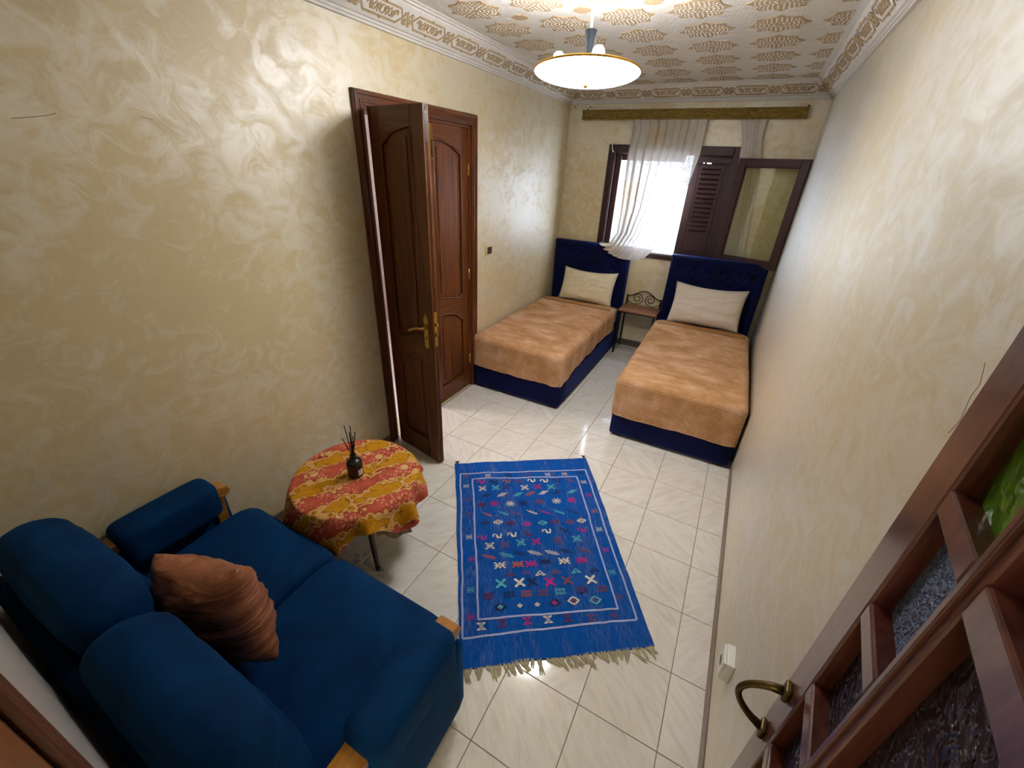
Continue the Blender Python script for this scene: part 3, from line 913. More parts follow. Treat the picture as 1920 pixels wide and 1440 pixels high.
# bolt strip and keep on the meeting edge
MB().box(0.452, 0.484, 0.021, 0.026, 2.06, 2.285).obj('flush_bolt', M['brass'], cl, bevel=0.002)
MB().box(0.462, 0.474, 0.026, 0.034, 2.07, 2.18).obj('bolt_slide', M['oldbrass'], cl, bevel=0.002)
for z in (0.3, 1.15, 2.0):
    MB().tube([(-0.004, 0.024, z - 0.045), (-0.004, 0.024, z + 0.045)], 0.008, 8).obj('hinge', M['brass'], cl, smooth=True)
# open leaf
ol = panel_leaf('door_leaf', 0.477, LH + 0.012, door, True)
hx, hy = 0.074, -0.914
ol.location = (hx - 0.02, hy + 0.002, 0.006)
ang = math.atan2(-1.006 + 0.912, -1.835 - (XL - 0.008))
ol.rotation_euler = (0, 0, ang)
for z in (0.3, 1.15, 2.0):
    MB().tube([(-0.006, 0.0, z - 0.045), (-0.006, 0.0, z + 0.045)], 0.008, 8).obj('hinge', M['brass'], ol, smooth=True)
# brass plate with lever handle on the near face (v<0), lock plate on the edge
hp = MB()
hp.prism([(-0.018, -0.11), (0.018, -0.11), (0.02, -0.09), (0.02, 0.09), (0.014, 0.105), (0.008, 0.112), (0.0, 0.13), (-0.008, 0.112), (-0.014, 0.105), (-0.02, 0.09), (-0.02, -0.09)], lambda a, b, d: (0.4100 + a, -d, 1.05 + b), 0.021, 0.026)
hpo = hp.obj('handle_plate', M['brass'], ol, bevel=0.0015)
lv = MB()
lv.tube([(0.4100, -0.026, 1.085), (0.4100, -0.065, 1.085)], [0.011, 0.009], 10)
lv.tube([(0.4140, -0.066, 1.086), (0.3820, -0.068, 1.083), (0.3620, -0.066, 1.078), (0.3470, -0.066, 1.072), (0.3220, -0.066, 1.062), (0.2940, -0.066, 1.05), (0.2770, -0.066, 1.042)], [0.008, 0.009, 0.0075, 0.010, 0.0085, 0.013, 0.006], 10)
lv.obj('lever', M['brass'], hpo, smooth=True)
MB().box(0.4080, 0.4140, -0.028, -0.0255, 1.0, 1.02).obj('keyhole', M['black'], hpo)
lk = MB().box(0.4765, 0.4795, -0.011, 0.011, 0.965, 1.2).obj('lock_plate', M['brass'], ol)
MB().box(0.4795, 0.4980, -0.006, 0.006, 1.105, 1.13).obj('latch', M['brass'], lk, bevel=0.002)
MB().box(0.4795, 0.4900, -0.006, 0.006, 1.035, 1.065).obj('bolt', M['brass'], lk, bevel=0.002)
MB().box(0.4765, 0.4785, -0.010, 0.010, 2.13, 2.27).obj('edge_bolt', M['walnut'], ol)
# far wall cloth in the next room, glimpsed through the gap at the hinges
nr = MB().box(-1.885, -1.87, -2.3, 1.1, 0.0, 1.0).obj('wall_hanging', M['redrug'])
nr.location = (XL - WT, 0, 0.0)
tag(nr, 'red patterned wall cloth in the next room glimpsed past the open leaf', 'wall cloth')

# ------------------------------------------------------------------ glazed entrance door, open beside the viewer
ent = struct(empty('door_2', (0.105, -2.255, 0), math.radians(-98)), 'reddish wooden entrance door with small coloured panes, swung open', 'door')
EW, EH = 0.76, 2.22
# local: u along the leaf from free edge to hinge; the room side is -v
def ebar(u0, u1, z0, z1, name, mat='entry', v0=-0.0, v1=0.04, parent=ent, b=0.004):
    return MB().box(u0, u1, v0, v1, z0, z1).obj(name, M[mat], parent, bevel=b)
E_V0, E_V1 = 0.0, 0.042
ebar(0, 0.098, 0.01, EH, 'stile', v0=E_V0, v1=E_V1)
ebar(EW - 0.098, EW, 0.01, EH, 'stile', v0=E_V0, v1=E_V1)
ebar(0.098, EW - 0.098, 0.01, 0.30, 'rail', v0=E_V0, v1=E_V1)
ebar(0.098, EW - 0.098, EH - 0.12, EH, 'rail', v0=E_V0, v1=E_V1)
MU = (0.238, 0.274)
for u0, u1 in (MU, (EW - MU[1], EW - MU[0])):
    ebar(u0, u1, 0.30, EH - 0.12, 'mullion', v0=E_V0, v1=E_V1)
    ebar(u0 + 0.012, u1 - 0.012, 0.30, EH - 0.12, 'bead', v0=-0.005, v1=0.006, b=0.002)
rails = [0.55, 0.775, 0.995, 1.222, 1.452, 1.68, 1.9]
for z in rails:
    for u0, u1 in ((0.098, MU[0]), (EW - MU[0], EW - 0.098)):
        ebar(u0, u1, z - 0.019, z + 0.019, 'glazing_bar', v0=E_V0, v1=E_V1)
for z in (0.775, 1.222, 1.68):
    ebar(MU[1], EW - MU[1], z - 0.024, z + 0.024, 'glazing_bar', v0=E_V0, v1=E_V1)
zz = [0.30] + rails + [EH - 0.12]
seq = ['purple', 'blue', 'green', 'purple', 'purple', 'blue', 'green', 'blue']
for k in range(len(zz) - 1):
    for (u0, u1), sh_ in (((0.096, MU[0] + 0.002), 0), ((EW - MU[0] - 0.002, EW - 0.096), 1)):
        ebar(u0, u1, zz[k] - 0.002, zz[k + 1] + 0.002, 'pane', seq[(k + 2 * sh_) % 8] if sh_ else seq[k], 0.026, 0.031, b=0)
zc = [0.30, 0.775, 1.222, 1.68, EH - 0.12]
for k in range(4):
    ebar(MU[1] - 0.002, EW - MU[1] + 0.002, zc[k] - 0.002, zc[k + 1] + 0.002, 'pane', 'purple', 0.026, 0.031, b=0)
# old brass pull handle on the free stile
ph = MB()
hp_ = [(0.046, -0.012 - 0.062 * math.sin(math.pi * k / 16) ** 0.7, 0.962 + 0.146 * k / 16) for k in range(17)]
ph.tube(hp_, [0.010 - 0.003 * math.sin(math.pi * k / 16) ** 0.4 for k in range(17)], 12)
pho = ph.obj('pull_handle', M['oldbrass'], ent, smooth=True)
for z in (0.958, 1.112):
    ebar(0.03, 0.062, z - 0.018, z + 0.018, 'rosette', 'oldbrass', -0.012, 0.0, pho, 0.004)
# casing of the entrance in the near wall
nf = struct(empty('door_3', (0, YN, 0)), 'brown wooden casing of the entrance, at the lower left corner', 'door frame')
MB().box(-0.79, -0.71, 0.0, 0.012, 0, 2.32).obj('casing', M['door'], nf, bevel=0.003)
MB().box(0.07, 0.14, 0.0, 0.012, 0, 2.32).obj('casing', M['door'], nf, bevel=0.003)
MB().box(-0.71, 0.07, 0.0, 0.012, 2.24, 2.32).obj('casing', M['doorx'], nf, bevel=0.003)
MB().box(-0.72, -0.70, -WT, 0.0, 0, 2.25).obj('jamb', M['door'], nf)
MB().box(0.055, 0.075, -WT, 0.0, 0, 2.25).obj('jamb', M['door'], nf)
MB().box(-0.70, 0.055, -WT, 0.0, 2.23, 2.25).obj('jamb', M['doorx'], nf)

# ------------------------------------------------------------------ pendant lamp
LX, LY, LZ = -1.121, -0.587, 2.470      # centre of the bowl's rim
lamp = tag(empty('pendant_lamp', (LX, LY, LZ)), 'lit white glass bowl pendant lamp with gold rim hanging from the ceiling', 'lamp')
R, DEP = 0.258, 0.040
TILT = Matrix.Rotation(math.radians(4), 3, Vector((-0.935, -0.354, 0))).to_euler()
prof = []
for k in range(15):
    t = k / 14
    prof.append((0.004 + R * math.sin(t * math.pi / 2) ** 0.92, -DEP * math.cos(t * math.pi / 2) ** 1.15))
MB().lathe(prof + [(r - 0.006 if r > 0.02 else 0.0, z + 0.006) for r, z in prof[::-1]], 48).obj('bowl', M['bowl'], lamp, smooth=True)
bowl = lamp.children[-1]
bowl.rotation_euler = TILT
bowl.data.materials.append(M['bowl_in'])
bowl.data.polygons.foreach_set('material_index', [0 if k < 14 * 48 else 1 for k in range(len(bowl.data.polygons))])
MB().tube([(R * math.cos(a) * 1.005, R * math.sin(a) * 1.005, 0.003) for a in [2 * math.pi * k / 48 for k in range(49)]], 0.006, 8, False).obj('rim', M['gold'], lamp, smooth=True).rotation_euler = TILT
MB().lathe([(0.012, 0.0), (0.014, 0.05), (0.0165, 0.07), (0.029, 0.158), (0.030, 0.163), (0.027, 0.165), (0.0, 0.158)], 24).obj('cone', M['cone'], lamp, smooth=True)
MB().tube([(0, 0, 0.14), (0, 0, ZC - LZ)], 0.0055, 10).obj('rod', M['white'], lamp, smooth=True)
MB().lathe([(0.05, ZC - LZ), (0.05, ZC - LZ - 0.02), (0.02, ZC - LZ - 0.035), (0.0, ZC - LZ - 0.036)], 24).obj('ceiling_rose', M['white'], lamp, smooth=True)
MB().tube([(0, 0, 0.02), (0, 0, -DEP - 0.004)], 0.005, 8).obj('stem', M['brass'], lamp).rotation_euler = TILT
MB().lathe([(0.0, -DEP - 0.026), (0.009, -DEP - 0.022), (0.012, -DEP - 0.014), (0.010, -DEP - 0.006), (0.006, -DEP - 0.001), (0.0, -DEP)], 16).obj('finial', M['brass'], lamp, smooth=True).rotation_euler = TILT
bulb_me = MB().lathe([(0.0, 0.030), (0.014, 0.027), (0.025, 0.016), (0.029, 0.0), (0.025, -0.018), (0.016, -0.035), (0.013, -0.05), (0.0, -0.051)], 20).mesh('bulb', M['bulb'], True)
sock_me = MB().lathe([(0.015, -0.066), (0.015, -0.05), (0.0, -0.049)], 14).mesh('socket', M['brass'])
for bx_, by_, bz_ in ((-0.150, -0.020, 0.060), (0.088, -0.110, 0.052), (0.055, 0.135, 0.058)):
    b = link('bulb', bulb_me, lamp)
    b.location = (bx_, by_, bz_)
    link('lamp_socket', sock_me, b)
    ld = bpy.data.lights.new('bulb_light', 'POINT'); ld.energy = LAMP_W; ld.shadow_soft_size = 0.03; ld.color = (0.95, 0.98, 1.0)
    lo = bpy.data.objects.new('bulb_light', ld); COL.objects.link(lo); lo.parent = lamp
    lo.location = (bx_, by_, bz_ + 0.05)

# ------------------------------------------------------------------ pelmet and curtains
pel = tag(empty('curtain_pelmet', (0, YF, 0)), 'olive gold carved curtain pelmet above the window', 'pelmet')
px0, px1, pz0, pz1 = -2.155, 0.004, 2.542, 2.628
MB().box(px0, px1, -0.10, -0.085, pz0, pz1).obj('front_board', M['pelmet'], pel, bevel=0.003)
MB().box(px0 - 0.001, px1 + 0.001, -0.106, -0.0, pz1 - 0.012, pz1 + 0.003).obj('top_moulding', M['pelmet'], pel, bevel=0.003)
MB().box(px0 - 0.001, px1 + 0.001, -0.106, -0.085, pz0 - 0.002, pz0 + 0.012).obj('bottom_moulding', M['pelmet'], pel, bevel=0.003)
for x in (px0, px1 - 0.012):
    MB().box(x, x + 0.012, -0.085, 0.0, pz0, pz1 - 0.012).obj('return_board', M['pelmet'], pel)
for x in (px0 + 0.03, px1 - 0.01):
    MB().tube([(x, -0.004, pz1 + 0.004), (x, -0.03, pz1 + 0.02)], 0.006, 8).obj('nail', M['iron'], pel)
MB().tube([(px0 + 0.02, -0.05, pz0 + 0.03), (px1 - 0.02, -0.05, pz0 + 0.03)], 0.007, 8).obj('curtain_rail', M['white'], pel)

def curtain(name, rows, nu, nv, folds, amp, label, group=None, lap=1.6):
    """rows: list of (v, [(x, y, z) left, mid, right]) interpolated down the cloth"""
    def lerp(a, b, t): return tuple(p + (q - p) * t for p, q in zip(a, b))
    def fn(u, v):
        for (v0, r0), (v1, r1) in zip(rows, rows[1:]):
            if v <= v1 + 1e-9:
                t = (v - v0) / (v1 - v0)
                t = t * t * (3 - 2 * t) * 0.35 + t * 0.65
                L, Mi, Rr = (lerp(a, b, t) for a, b in zip(r0, r1))
                break
        # quadratic through the three points
        p = [L[i] * (1 - u) * (1 - 2 * u) + Mi[i] * 4 * u * (1 - u) + Rr[i] * u * (2 * u - 1) for i in range(3)]
        ph = folds * 2 * math.pi * (u + 0.02 * math.sin(9 * u + 2 * v))
        a = amp * (0.75 + 0.35 * math.sin(5 * u + 1.3)) * (1 - 0.25 * v)
        p[1] += a * math.sin(ph) + 0.35 * a * math.sin(2.3 * ph + 1)
        p[0] += lap * a * math.cos(ph + 0.4)
        return tuple(p)
    o = MB().grid(fn, nu, nv).obj(name, M['sheer'], smooth=True)
    return tag(o, label, 'curtain', group)
yc = YF - 0.06
rowsA = [(0.0, [(-1.60, yc, 2.575), (-1.23, yc, 2.575), (-0.845, yc, 2.575)]),
         (0.06, [(-1.565, yc, 2.49), (-1.21, yc, 2.49), (-0.85, yc, 2.49)]),
         (0.25, [(-1.575, yc - 0.01, 2.21), (-1.22, yc - 0.01, 2.22), (-0.86, yc - 0.01, 2.23)]),
         (0.6, [(-1.55, yc - 0.03, 1.66), (-1.27, yc - 0.03, 1.69), (-0.945, yc - 0.02, 1.72)]),
         (0.8, [(-1.545, yc - 0.06, 1.40), (-1.34, yc - 0.06, 1.40), (-1.05, yc - 0.04, 1.38)]),
         (0.9, [(-1.60, yc - 0.12, 1.28), (-1.42, yc - 0.13, 1.215), (-1.13, yc - 0.06, 1.24)]),
         (1.0, [(-1.715, yc - 0.165, 1.285), (-1.47, yc - 0.18, 1.14), (-1.205, yc - 0.08, 1.155)])]
curtain('sheer_curtain', rowsA, 260, 60, 9, 0.022, 'wide sheer white curtain gathered over the left headboard', 'sheer curtains')
yb = YF - 0.045
rowsB = [(0.0, [(-0.53, yb, 2.575), (-0.42, yb, 2.575), (-0.31, yb, 2.575)]),
         (0.06, [(-0.515, yb, 2.50), (-0.41, yb, 2.50), (-0.32, yb, 2.50)]),
         (0.15, [(-0.47, yb, 2.38), (-0.39, yb, 2.38), (-0.32, yb, 2.38)]),
         (0.28, [(-0.455, yb + 0.01, 2.2), (-0.36, yb + 0.01, 2.2), (-0.27, yb + 0.01, 2.2)]),
         (1.0, [(-0.405, yb + 0.01, 1.18), (-0.29, yb + 0.01, 1.18), (-0.17, yb + 0.01, 1.18)])]
curtain('sheer_curtain', rowsB, 120, 40, 6, 0.012, 'narrow bunched sheer curtain behind the open glazed leaf', 'sheer curtains')

# ------------------------------------------------------------------ beds
def tuft(x, z, dx=0.152, dz=0.135):
    u, v = x / dx, z / (2 * dz)
    a = abs(math.cos(math.pi * (u + v))) * abs(math.cos(math.pi * (u - v)))
    return a ** 0.45

def dimple(x, z, dx=0.152, dz=0.135):
    r = round(-z / dz - 1)
    best = 0.0
    for k in (r - 1, r, r + 1):
        zz = -(k + 1) * dz
        o = 0.5 if k % 2 == 0 else 0.0
        j = round(x / dx - o)
        best = max(best, math.exp(-(((x - (j + o) * dx) / 0.026) ** 2 + ((z - zz) / 0.026) ** 2)))
    return best

def make_bed(label, loc, rz, W, L, hb_label):
    """local frame: x across 0..W, y from foot 0 to head L, z up"""
    bed = tag(empty('bed', loc, rz), label, 'bed', 'navy velvet single beds')
    HT, HD, HY = 1.252, 0.085, L - 0.085
    me = rounded_box(W, L - 0.09, 0.285, 0.018, cuts=7)
    soft('base', me, M['navy'], bed, (W / 2, (L - 0.09) / 2, 0.02 + 0.1425))
    for x in (0.03, W - 0.11):
        for y in (0.03, L - 0.2):
            MB().box(x, x + 0.08, y, y + 0.06, 0.0, 0.022).obj('foot', M['black'], bed)
    # headboard with a tufted face and a plain border
    def face(u, v):
        x, z = W * u, 0.02 + (HT - 0.02) * v
        d = min(x, W - x, HT - z)
        edge = smoothstep(0.0, 0.03, d)
        inside = smoothstep(0.05, 0.09, min(x, W - x, HT - z)) * smoothstep(0.35, 0.42, z)
        y = -0.030 * math.sqrt(max(0.0, min(1.0, edge)))
        y += inside * (0.016 * (1.0 - tuft(x - W / 2, z - HT)) + 0.030 * dimple(x - W / 2, z - HT))
        return (x, HY + y, z)
    hb = MB()
    hb.grid(face, 110, 130)
    n0 = len(hb.v)
    hb.box(0, W, HY, L, 0.02, HT)
    hbo = hb.obj('headboard', M['navy'], bed, smooth=False)
    me = hbo.data
    me.polygons.foreach_set('use_smooth', [len(p.vertices) == 4 and p.index < 110 * 130 for p in me.polygons])
    hbo['label'] = hb_label
    b_me = MB().lathe([(0.0, 0.006), (0.008, 0.004), (0.011, 0.0), (0.0, -0.001)], 10).mesh('button', M['navy'], True)
    for r in range(0, 6):
        z = HT - 2 * 0.135 * (0.5 * (r + 1)) 
        for k in range(-4, 5):
            x = W / 2 + 0.152 * (k + (0.5 if r % 2 == 0 else 0.0))
            if x < 0.08 or x > W - 0.08 or z < 0.5: continue
            b = link('button', b_me, hbo)
            b.location = (x, HY + 0.004, z); b.rotation_euler = (math.radians(90), 0, 0)
    mt = rounded_box(W - 0.03, L - 0.115, 0.23, 0.05, (0, 0, 0.006), 9)
    soft('mattress', mt, M['sheet'], bed, (W / 2, (L - 0.115) / 2 + 0.012, 0.30 + 0.115))
    return bed

def make_blanket(label, loc, rz, W, L, top, hem_f, hem_s, seed):
    """brown ribbed plush throw over the mattress: a rounded open box with cord ribs"""
    r, P = 0.055, 0.0172
    mb = MB()
    ny = int(L / P * 4); nx = 30; nzf = int((top - hem_f) / P * 4); nzs = 12
    def shape(x, y, z, s):
        # x in 0..W, y in 0..L (foot at 0), z in hem..top ; s = rib phase length
        q = Vector((max(r, min(W - r, x)), max(r, y), min(top - r, z)))
        d = Vector((x, y, z)) - q
        if d.length > 1e-9:
            n = d.normalized(); p = q + n * r
        else:
            n = Vector((0, 0, 1)); p = Vector((x, y, z))
        rib = 0.0085 * abs(math.sin(math.pi * s / P)) ** 0.5
        sag = 0.004 * fbm(x * 2 + seed, y * 2, z * 2, 1.0)
        return p + n * (rib + sag)
    def hemf(x): return hem_f + 0.016 * fbm(x * 2.2 + seed, 3.1) + 0.02 * smoothstep(0.75, 1, x / W) * 0
    def hems(y): return hem_s + 0.03 * fbm(y * 2.2, seed + 7.7) + (hem_f - hem_s) * (1 - smoothstep(0.0, 0.35, y))
    mb.grid(lambda u, v: shape(W * u, L * v, top, L * v + (top - hem_f)), nx, ny)
    mb.grid(lambda u, v: shape(W * u, 0.0, hemf(W * u) + (top - hemf(W * u)) * v, (top - hem_f) * v), nx, nzf)
    for x in (0.0, W):
        def side(u, v, x=x):
            y = L * v
            h = hems(y) if v > 1e-6 else hemf(x)
            return shape(x, y, h + (top - h) * u, y + (top - hem_f))
        mb.grid(side, nzs, ny)
    o = mb.obj('blanket', M['plush'], None, smooth=True, weld=True)
    o.location = loc; o.rotation_euler = (0, 0, rz)
    tag(o, label, 'blanket', 'brown ribbed plush blankets')
    # folded-back head edge
    fo = MB()
    def fold(u, v):
        x = -0.002 + (W + 0.004) * u
        y = L - 0.125 + 0.13 * v
        e = 0.010 * math.sin(math.pi * min(1, max(0, v))) ** 0.4
        zz = top + 0.010 + e - 0.055 * (1 - smoothstep(0.0, 0.055, min(x, W - x))) + 0.004 * fbm(x * 4, y * 4, seed)
        return (x, y, zz)
    fo.grid(fold, 40, 12)
    fo.obj('fold', M['band'], o, smooth=True)
    MB().tube([(-0.004 + (W + 0.008) * k / 20, L - 0.127, top + 0.008 - 0.055 * (1 - smoothstep(0.0, 0.055, min(W * k / 20, W - W * k / 20)))) for k in range(21)], 0.004, 6).obj('piping', M['walnut'], o, smooth=True)
    return o

def make_pillow(label, mat, w, h, t, loc, rot, seed, cat='pillow', group=None, wr=0.016, name='pillow'):
    def fn(u, v, s):
        a, b = 2 * u - 1, 2 * v - 1
        x = w / 2 * a * (1 - 0.055 * (1 - b * b) * abs(a))
        y = h / 2 * b * (1 - (0.17 if b > 0 else 0.07) * (1 - a * a) * abs(b))
        th = t / 2 * (max(0.0, 1 - a ** 4) ** 0.55) * (max(0.0, 1 - b ** 4) ** 0.55) * (1 - 0.18 * (a * a + b * b) / 2)
        wk = wr * fbm(x * 4 + seed, y * 15, 0.0) * (1 - abs(a) ** 6) * (1 - abs(b) ** 6)
        return (x, y, s * th + wk)
    mb = MB()
    mb.grid(lambda u, v: fn(u, v, 1), 44, 34)
    mb.grid(lambda u, v: fn(u, v, -1), 44, 34)
    o = mb.obj(name, mat, None, smooth=True, weld=True)
    o.location = loc; o.rotation_euler = rot
    return tag(o, label, cat, group)

bedL = make_bed('navy velvet single bed against the left wall', (XL + 0.018, 0.195, 0), 0.0, 0.962, 2.04, 'tufted navy velvet headboard')
bedR = make_bed('navy velvet single bed against the right wall', (-0.828, 0.075, 0), math.radians(1.2), 0.962, 2.04, 'tufted navy velvet headboard')
make_blanket('brown ribbed plush blanket on the bed by the door wall', (XL + 0.018, 0.185, 0), 0.0, 0.962, 1.70, 0.565, 0.245, 0.30, 1.0)
make_blanket('brown ribbed plush blanket on the bed by the right wall', (-0.832, 0.065, 0), math.radians(1.2), 0.968, 1.70, 0.565, 0.215, 0.30, 5.0)
make_pillow('cream pillow leaning on the left headboard', M['linenc'], 0.70, 0.42, 0.23, (-1.795, 2.015, 0.752), (math.radians(68), 0, 0.0), 2.0, group='bed pillows')
make_pillow('pale pillow leaning on the right headboard', M['linenw'], 0.74, 0.46, 0.24, (-0.385, 1.905, 0.775), (math.radians(66), 0, math.radians(1)), 9.0, group='bed pillows')

# ------------------------------------------------------------------ iron nightstand between the beds
ns_ = tag(empty('nightstand', (-1.113, 2.07, 0)), 'small dark iron nightstand with a brown board top between the beds', 'nightstand')
nw, nd, nz = 0.226, 0.165, 0.565
MB().box(-nw, nw, -nd, nd, nz - 0.018, nz).obj('tabletop', M['desk'], ns_, bevel=0.003)
for sx in (-1, 1):
    for sy in (-1, 1):
        MB().box(sx * (nw - 0.02) - 0.009, sx * (nw - 0.02) + 0.009, sy * (nd - 0.015) - 0.009, sy * (nd - 0.015) + 0.009, 0, nz - 0.018 if sy < 0 else nz + 0.115).obj('leg', M['iron'], ns_)
for sy in (-1, 1):
    MB().tube([(-nw + 0.02, sy * (nd - 0.015), nz - 0.03), (nw - 0.02, sy * (nd - 0.015), nz - 0.03)], 0.007, 6).obj('apron_rail', M['iron'], ns_)
for k, y in enumerate((-0.06, 0.0, 0.06, 0.12)):
    MB().tube([(-nw + 0.02, y, 0.10), (nw - 0.02, y, 0.10)], 0.005, 6).obj('shelf_bar', M['iron'], ns_)
for sx in (-1, 1):
    MB().tube([(sx * (nw - 0.02), -nd + 0.015, 0.10), (sx * (nw - 0.02), nd - 0.015, 0.10)], 0.006, 6).obj('shelf_rail', M['iron'], ns_)
yb_ = nd - 0.015
MB().tube([(-nw + 0.02 + (2 * nw - 0.04) * t, yb_, nz + 0.10 + 0.085 * math.sin(math.pi * t) ** 2) for t in [k / 24 for k in range(25)]], 0.006, 8).obj('back_rail', M['iron'], ns_, smooth=True)
for sx in (-1, 1):
    pts = [(sx * 0.205, yb_, nz + 0.06), (sx * 0.17, yb_, nz + 0.025), (sx * 0.12, yb_, nz + 0.008), (sx * 0.06, yb_, nz + 0.018)]
    for k in range(44):
        t = k / 43
        a = math.radians(-60) + t * math.radians(560)
        rr = 0.068 * (1 - t) + 0.016 * t
        pts.append((sx * (0.078 - rr * math.cos(a)), yb_, nz + 0.088 + rr * math.sin(a)))
    MB().tube(pts, 0.0045, 6).obj('scroll', M['iron'], ns_, smooth=True)

# ------------------------------------------------------------------ rug
RC = [Vector((-1.7228, -0.9581, 0)), Vector((-0.8778, -0.3552, 0)), Vector((-0.0919, -1.5833, 0)), Vector((-0.8508, -2.1422, 0))]   # far-left, far-right, near-right, near-left
def rugp(u, v, z=0.0):
    """u across (0 left..1 right), v from the far end to the fringe"""
    p = RC[0] * (1 - u) * (1 - v) + RC[1] * u * (1 - v) + RC[2] * u * v + RC[3] * (1 - u) * v
    ax = (RC[1] - RC[0]).normalized(); ay = (RC[3] - RC[0]).normalized()
    p = p + ax * (0.008 * fbm(v * 3.5, 4.2 + u * 0.5)) + ay * (0.008 * fbm(u * 3.0, 9.0 + v * 0.4))
    return Vector((p.x, p.y, z + 0.005 + 0.0018 * (1 + fbm(u * 5, v * 6, 2.0))))
ctr = sum(RC, Vector()) / 4
rug_ang = math.atan2((RC[1] - RC[0]).y, (RC[1] - RC[0]).x)
inv = Matrix.Rotation(-rug_ang, 3, 'Z')
def rl(u, v, z=0.0): return tuple(inv @ (rugp(u, v, z) - Vector((ctr.x, ctr.y, 0))))
rug = MB()
rug.grid(lambda u, v: rl(u, v), 70, 100)
rug.grid(lambda u, v: (rl(u, v)[0], rl(u, v)[1], 0.0005), 30, 40)
edge = [(k / 40, 0) for k in range(41)] + [(1, k / 40) for k in range(1, 41)] + [(1 - k / 40, 1) for k in range(1, 41)] + [(0, 1 - k / 40) for k in range(1, 40)]
ev = [rl(*e) for e in edge]; m = len(ev)
rug.add(ev + [(x, y, 0.0005) for x, y, z in ev], [(i, (i + 1) % m, m + (i + 1) % m, m + i) for i in range(m)])
rugo = rug.obj('rug', M['rug'], None, smooth=True)
rugo.location = (ctr.x, ctr.y, 0); rugo.rotation_euler = (0, 0, rug_ang)
tag(rugo, 'blue flatweave rug with small coloured motifs and a frayed fringe', 'rug')
def rugline(u0, v0, u1, v1):
    n = 40
    du, dv = u1 - u0, v1 - v0
    w = 0.0075
    hu, hv = (0, w / 1.46 / 1) if abs(du) > abs(dv) else (w / 0.98, 0)
    fnl = lambda t, s: rl(u0 + du * t + hu * (s - 0.5) * 1.4, v0 + dv * t + hv * (s - 0.5) * 1.4, 0.0022)
    MB().grid(fnl, n, 1).obj('border_line', M['line'], rugo)
for q in (((0.034, 0.085), (0.960, 0.100), (0.957, 0.905), (0.018, 0.907)), ((0.119, 0.127), (0.877, 0.148), (0.870, 0.861), (0.104, 0.849))):
    for k in range(4): rugline(*q[k], *q[(k + 1) % 4])
ART = {
 'snake': ['.#####.....##', '##...##....##', '##...###...##', '.....####.##.', '......######.'],
 'cross': ['##.....##', '##.#.#.##', '..#...#..', '.#.###.#.', '..##.##..', '.#.###.#.', '..#...#..', '##.#.#.##', '##.....##'],
 'hatch': ['.......#..#..#', '.....##.##.##.', '....#.##.##...', '..##.##.##....', '.#.##.##......', '#..#..#.......'],
 'hatch2': ['#.#.#.........', '.#.#.#.#......', '..#.#.#.#.#...', '...#.#.#.#.#..', '......#.#.#.#.', '.........#.#.#'],
 'star': ['..#...#..', '...#.#...', '#..#.#..#', '.##.#.##.', '...###...', '####.####', '...###...', '.##.#.##.', '#..#.#..#', '...#.#...', '..#...#..'],
 'leaf': ['#...........', '.#..#.......', '..##..#.....', '...##..#....', '.....##.#.#.', '.......##.#.', '.........###'],
 'eye': ['.....##.....', '...##..##...', '.##..##..##.', '##.##..##.##', '##.##..##.##', '.##..##..##.', '...##..##...', '.....##.....'],
 'bug': ['##...#...##', '.##.###.##.', '..##.#.##..', '#####.#####', '..##.#.##..', '.##.###.##.', '##...#...##'],
 'roof': ['....##....', '...#..#...', '..##..##..', '.#..##..#.', '####..####'],
 'glass': ['##.....##', '###...###', '.###.###.', '..#####..', '...###...', '..#####..', '.#######.', '###...###', '##.....##'],
 'waves': ['##.##.##.', '..#..#..#', '##.##.##.', '.........', '##.##.##.', '..#..#..#', '##.##.##.'],
 'rhomb': ['.....#.....', '...#####...', '..##...##..', '.##.....##.', '##.......##', '.##.....##.', '..##...##..', '...#####...', '.....#.....'],
 'pip': ['..#..', '.###.', '##.##', '.###.', '..#..'],
 'edge': ['#..#..#', '.#...#.', '..#.#..', '##.#.##', '..#.#..', '.#...#.', '#..#..#'],
 'tail': ['###.###', '.#.#.#.', '..#.#..', '...#...', '..#.#..', '.#.#.#.', '###.###'],
}
art_me = {}
for k, rows in ART.items():
    mb = MB(); H = len(rows); Wd = max(len(r) for r in rows)
    cw_, ch_ = 1.0 / Wd, 1.0 / H
    for j, r in enumerate(rows):
        for i, c in enumerate(r):
            if c == '#':
                x0, x1 = -0.5 + i * cw_, -0.5 + (i + 1) * cw_
                y1, y0 = 0.5 - j * ch_, 0.5 - (j + 1) * ch_
                mb.add([(x0, y0, 0), (x1, y0, 0), (x1, y1, 0), (x0, y1, 0)], [(0, 1, 2, 3)])
    art_me[k] = mb.mesh('motif', WOOL['ivory'])
def motif(kind, colr, u, v, w, h, rz=0.0):
    o = link('motif', art_me[kind], rugo)
    p = rl(u, v, 0.0028)
    o.location = p; o.scale = (w * 0.92, h * 0.92, 1); o.rotation_euler = (0, 0, rz)
    o.material_slots[0].link = 'OBJECT'; o.material_slots[0].material = WOOL[colr]
WCOL = {'I': 'ivory', 'G': 'magenta', 'R': 'rust', 'T': 'mint', 'N': 'navy', 'M': 'maroon', 'O': 'orange', 'P': 'plum'}
MSIZE = {'snake': (0.064, 0.038), 'cross': (0.056, 0.052), 'hatch': (0.085, 0.044), 'hatch2': (0.090, 0.044), 'star': (0.066, 0.056), 'leaf': (0.074, 0.048), 'eye': (0.066, 0.046), 'bug': (0.074, 0.046), 'roof': (0.064, 0.034), 'glass': (0.062, 0.058), 'waves': (0.066, 0.040), 'rhomb': (0.074, 0.056), 'pip': (0.034, 0.028), 'edge': (0.044, 0.038), 'tail': (0.050, 0.042)}
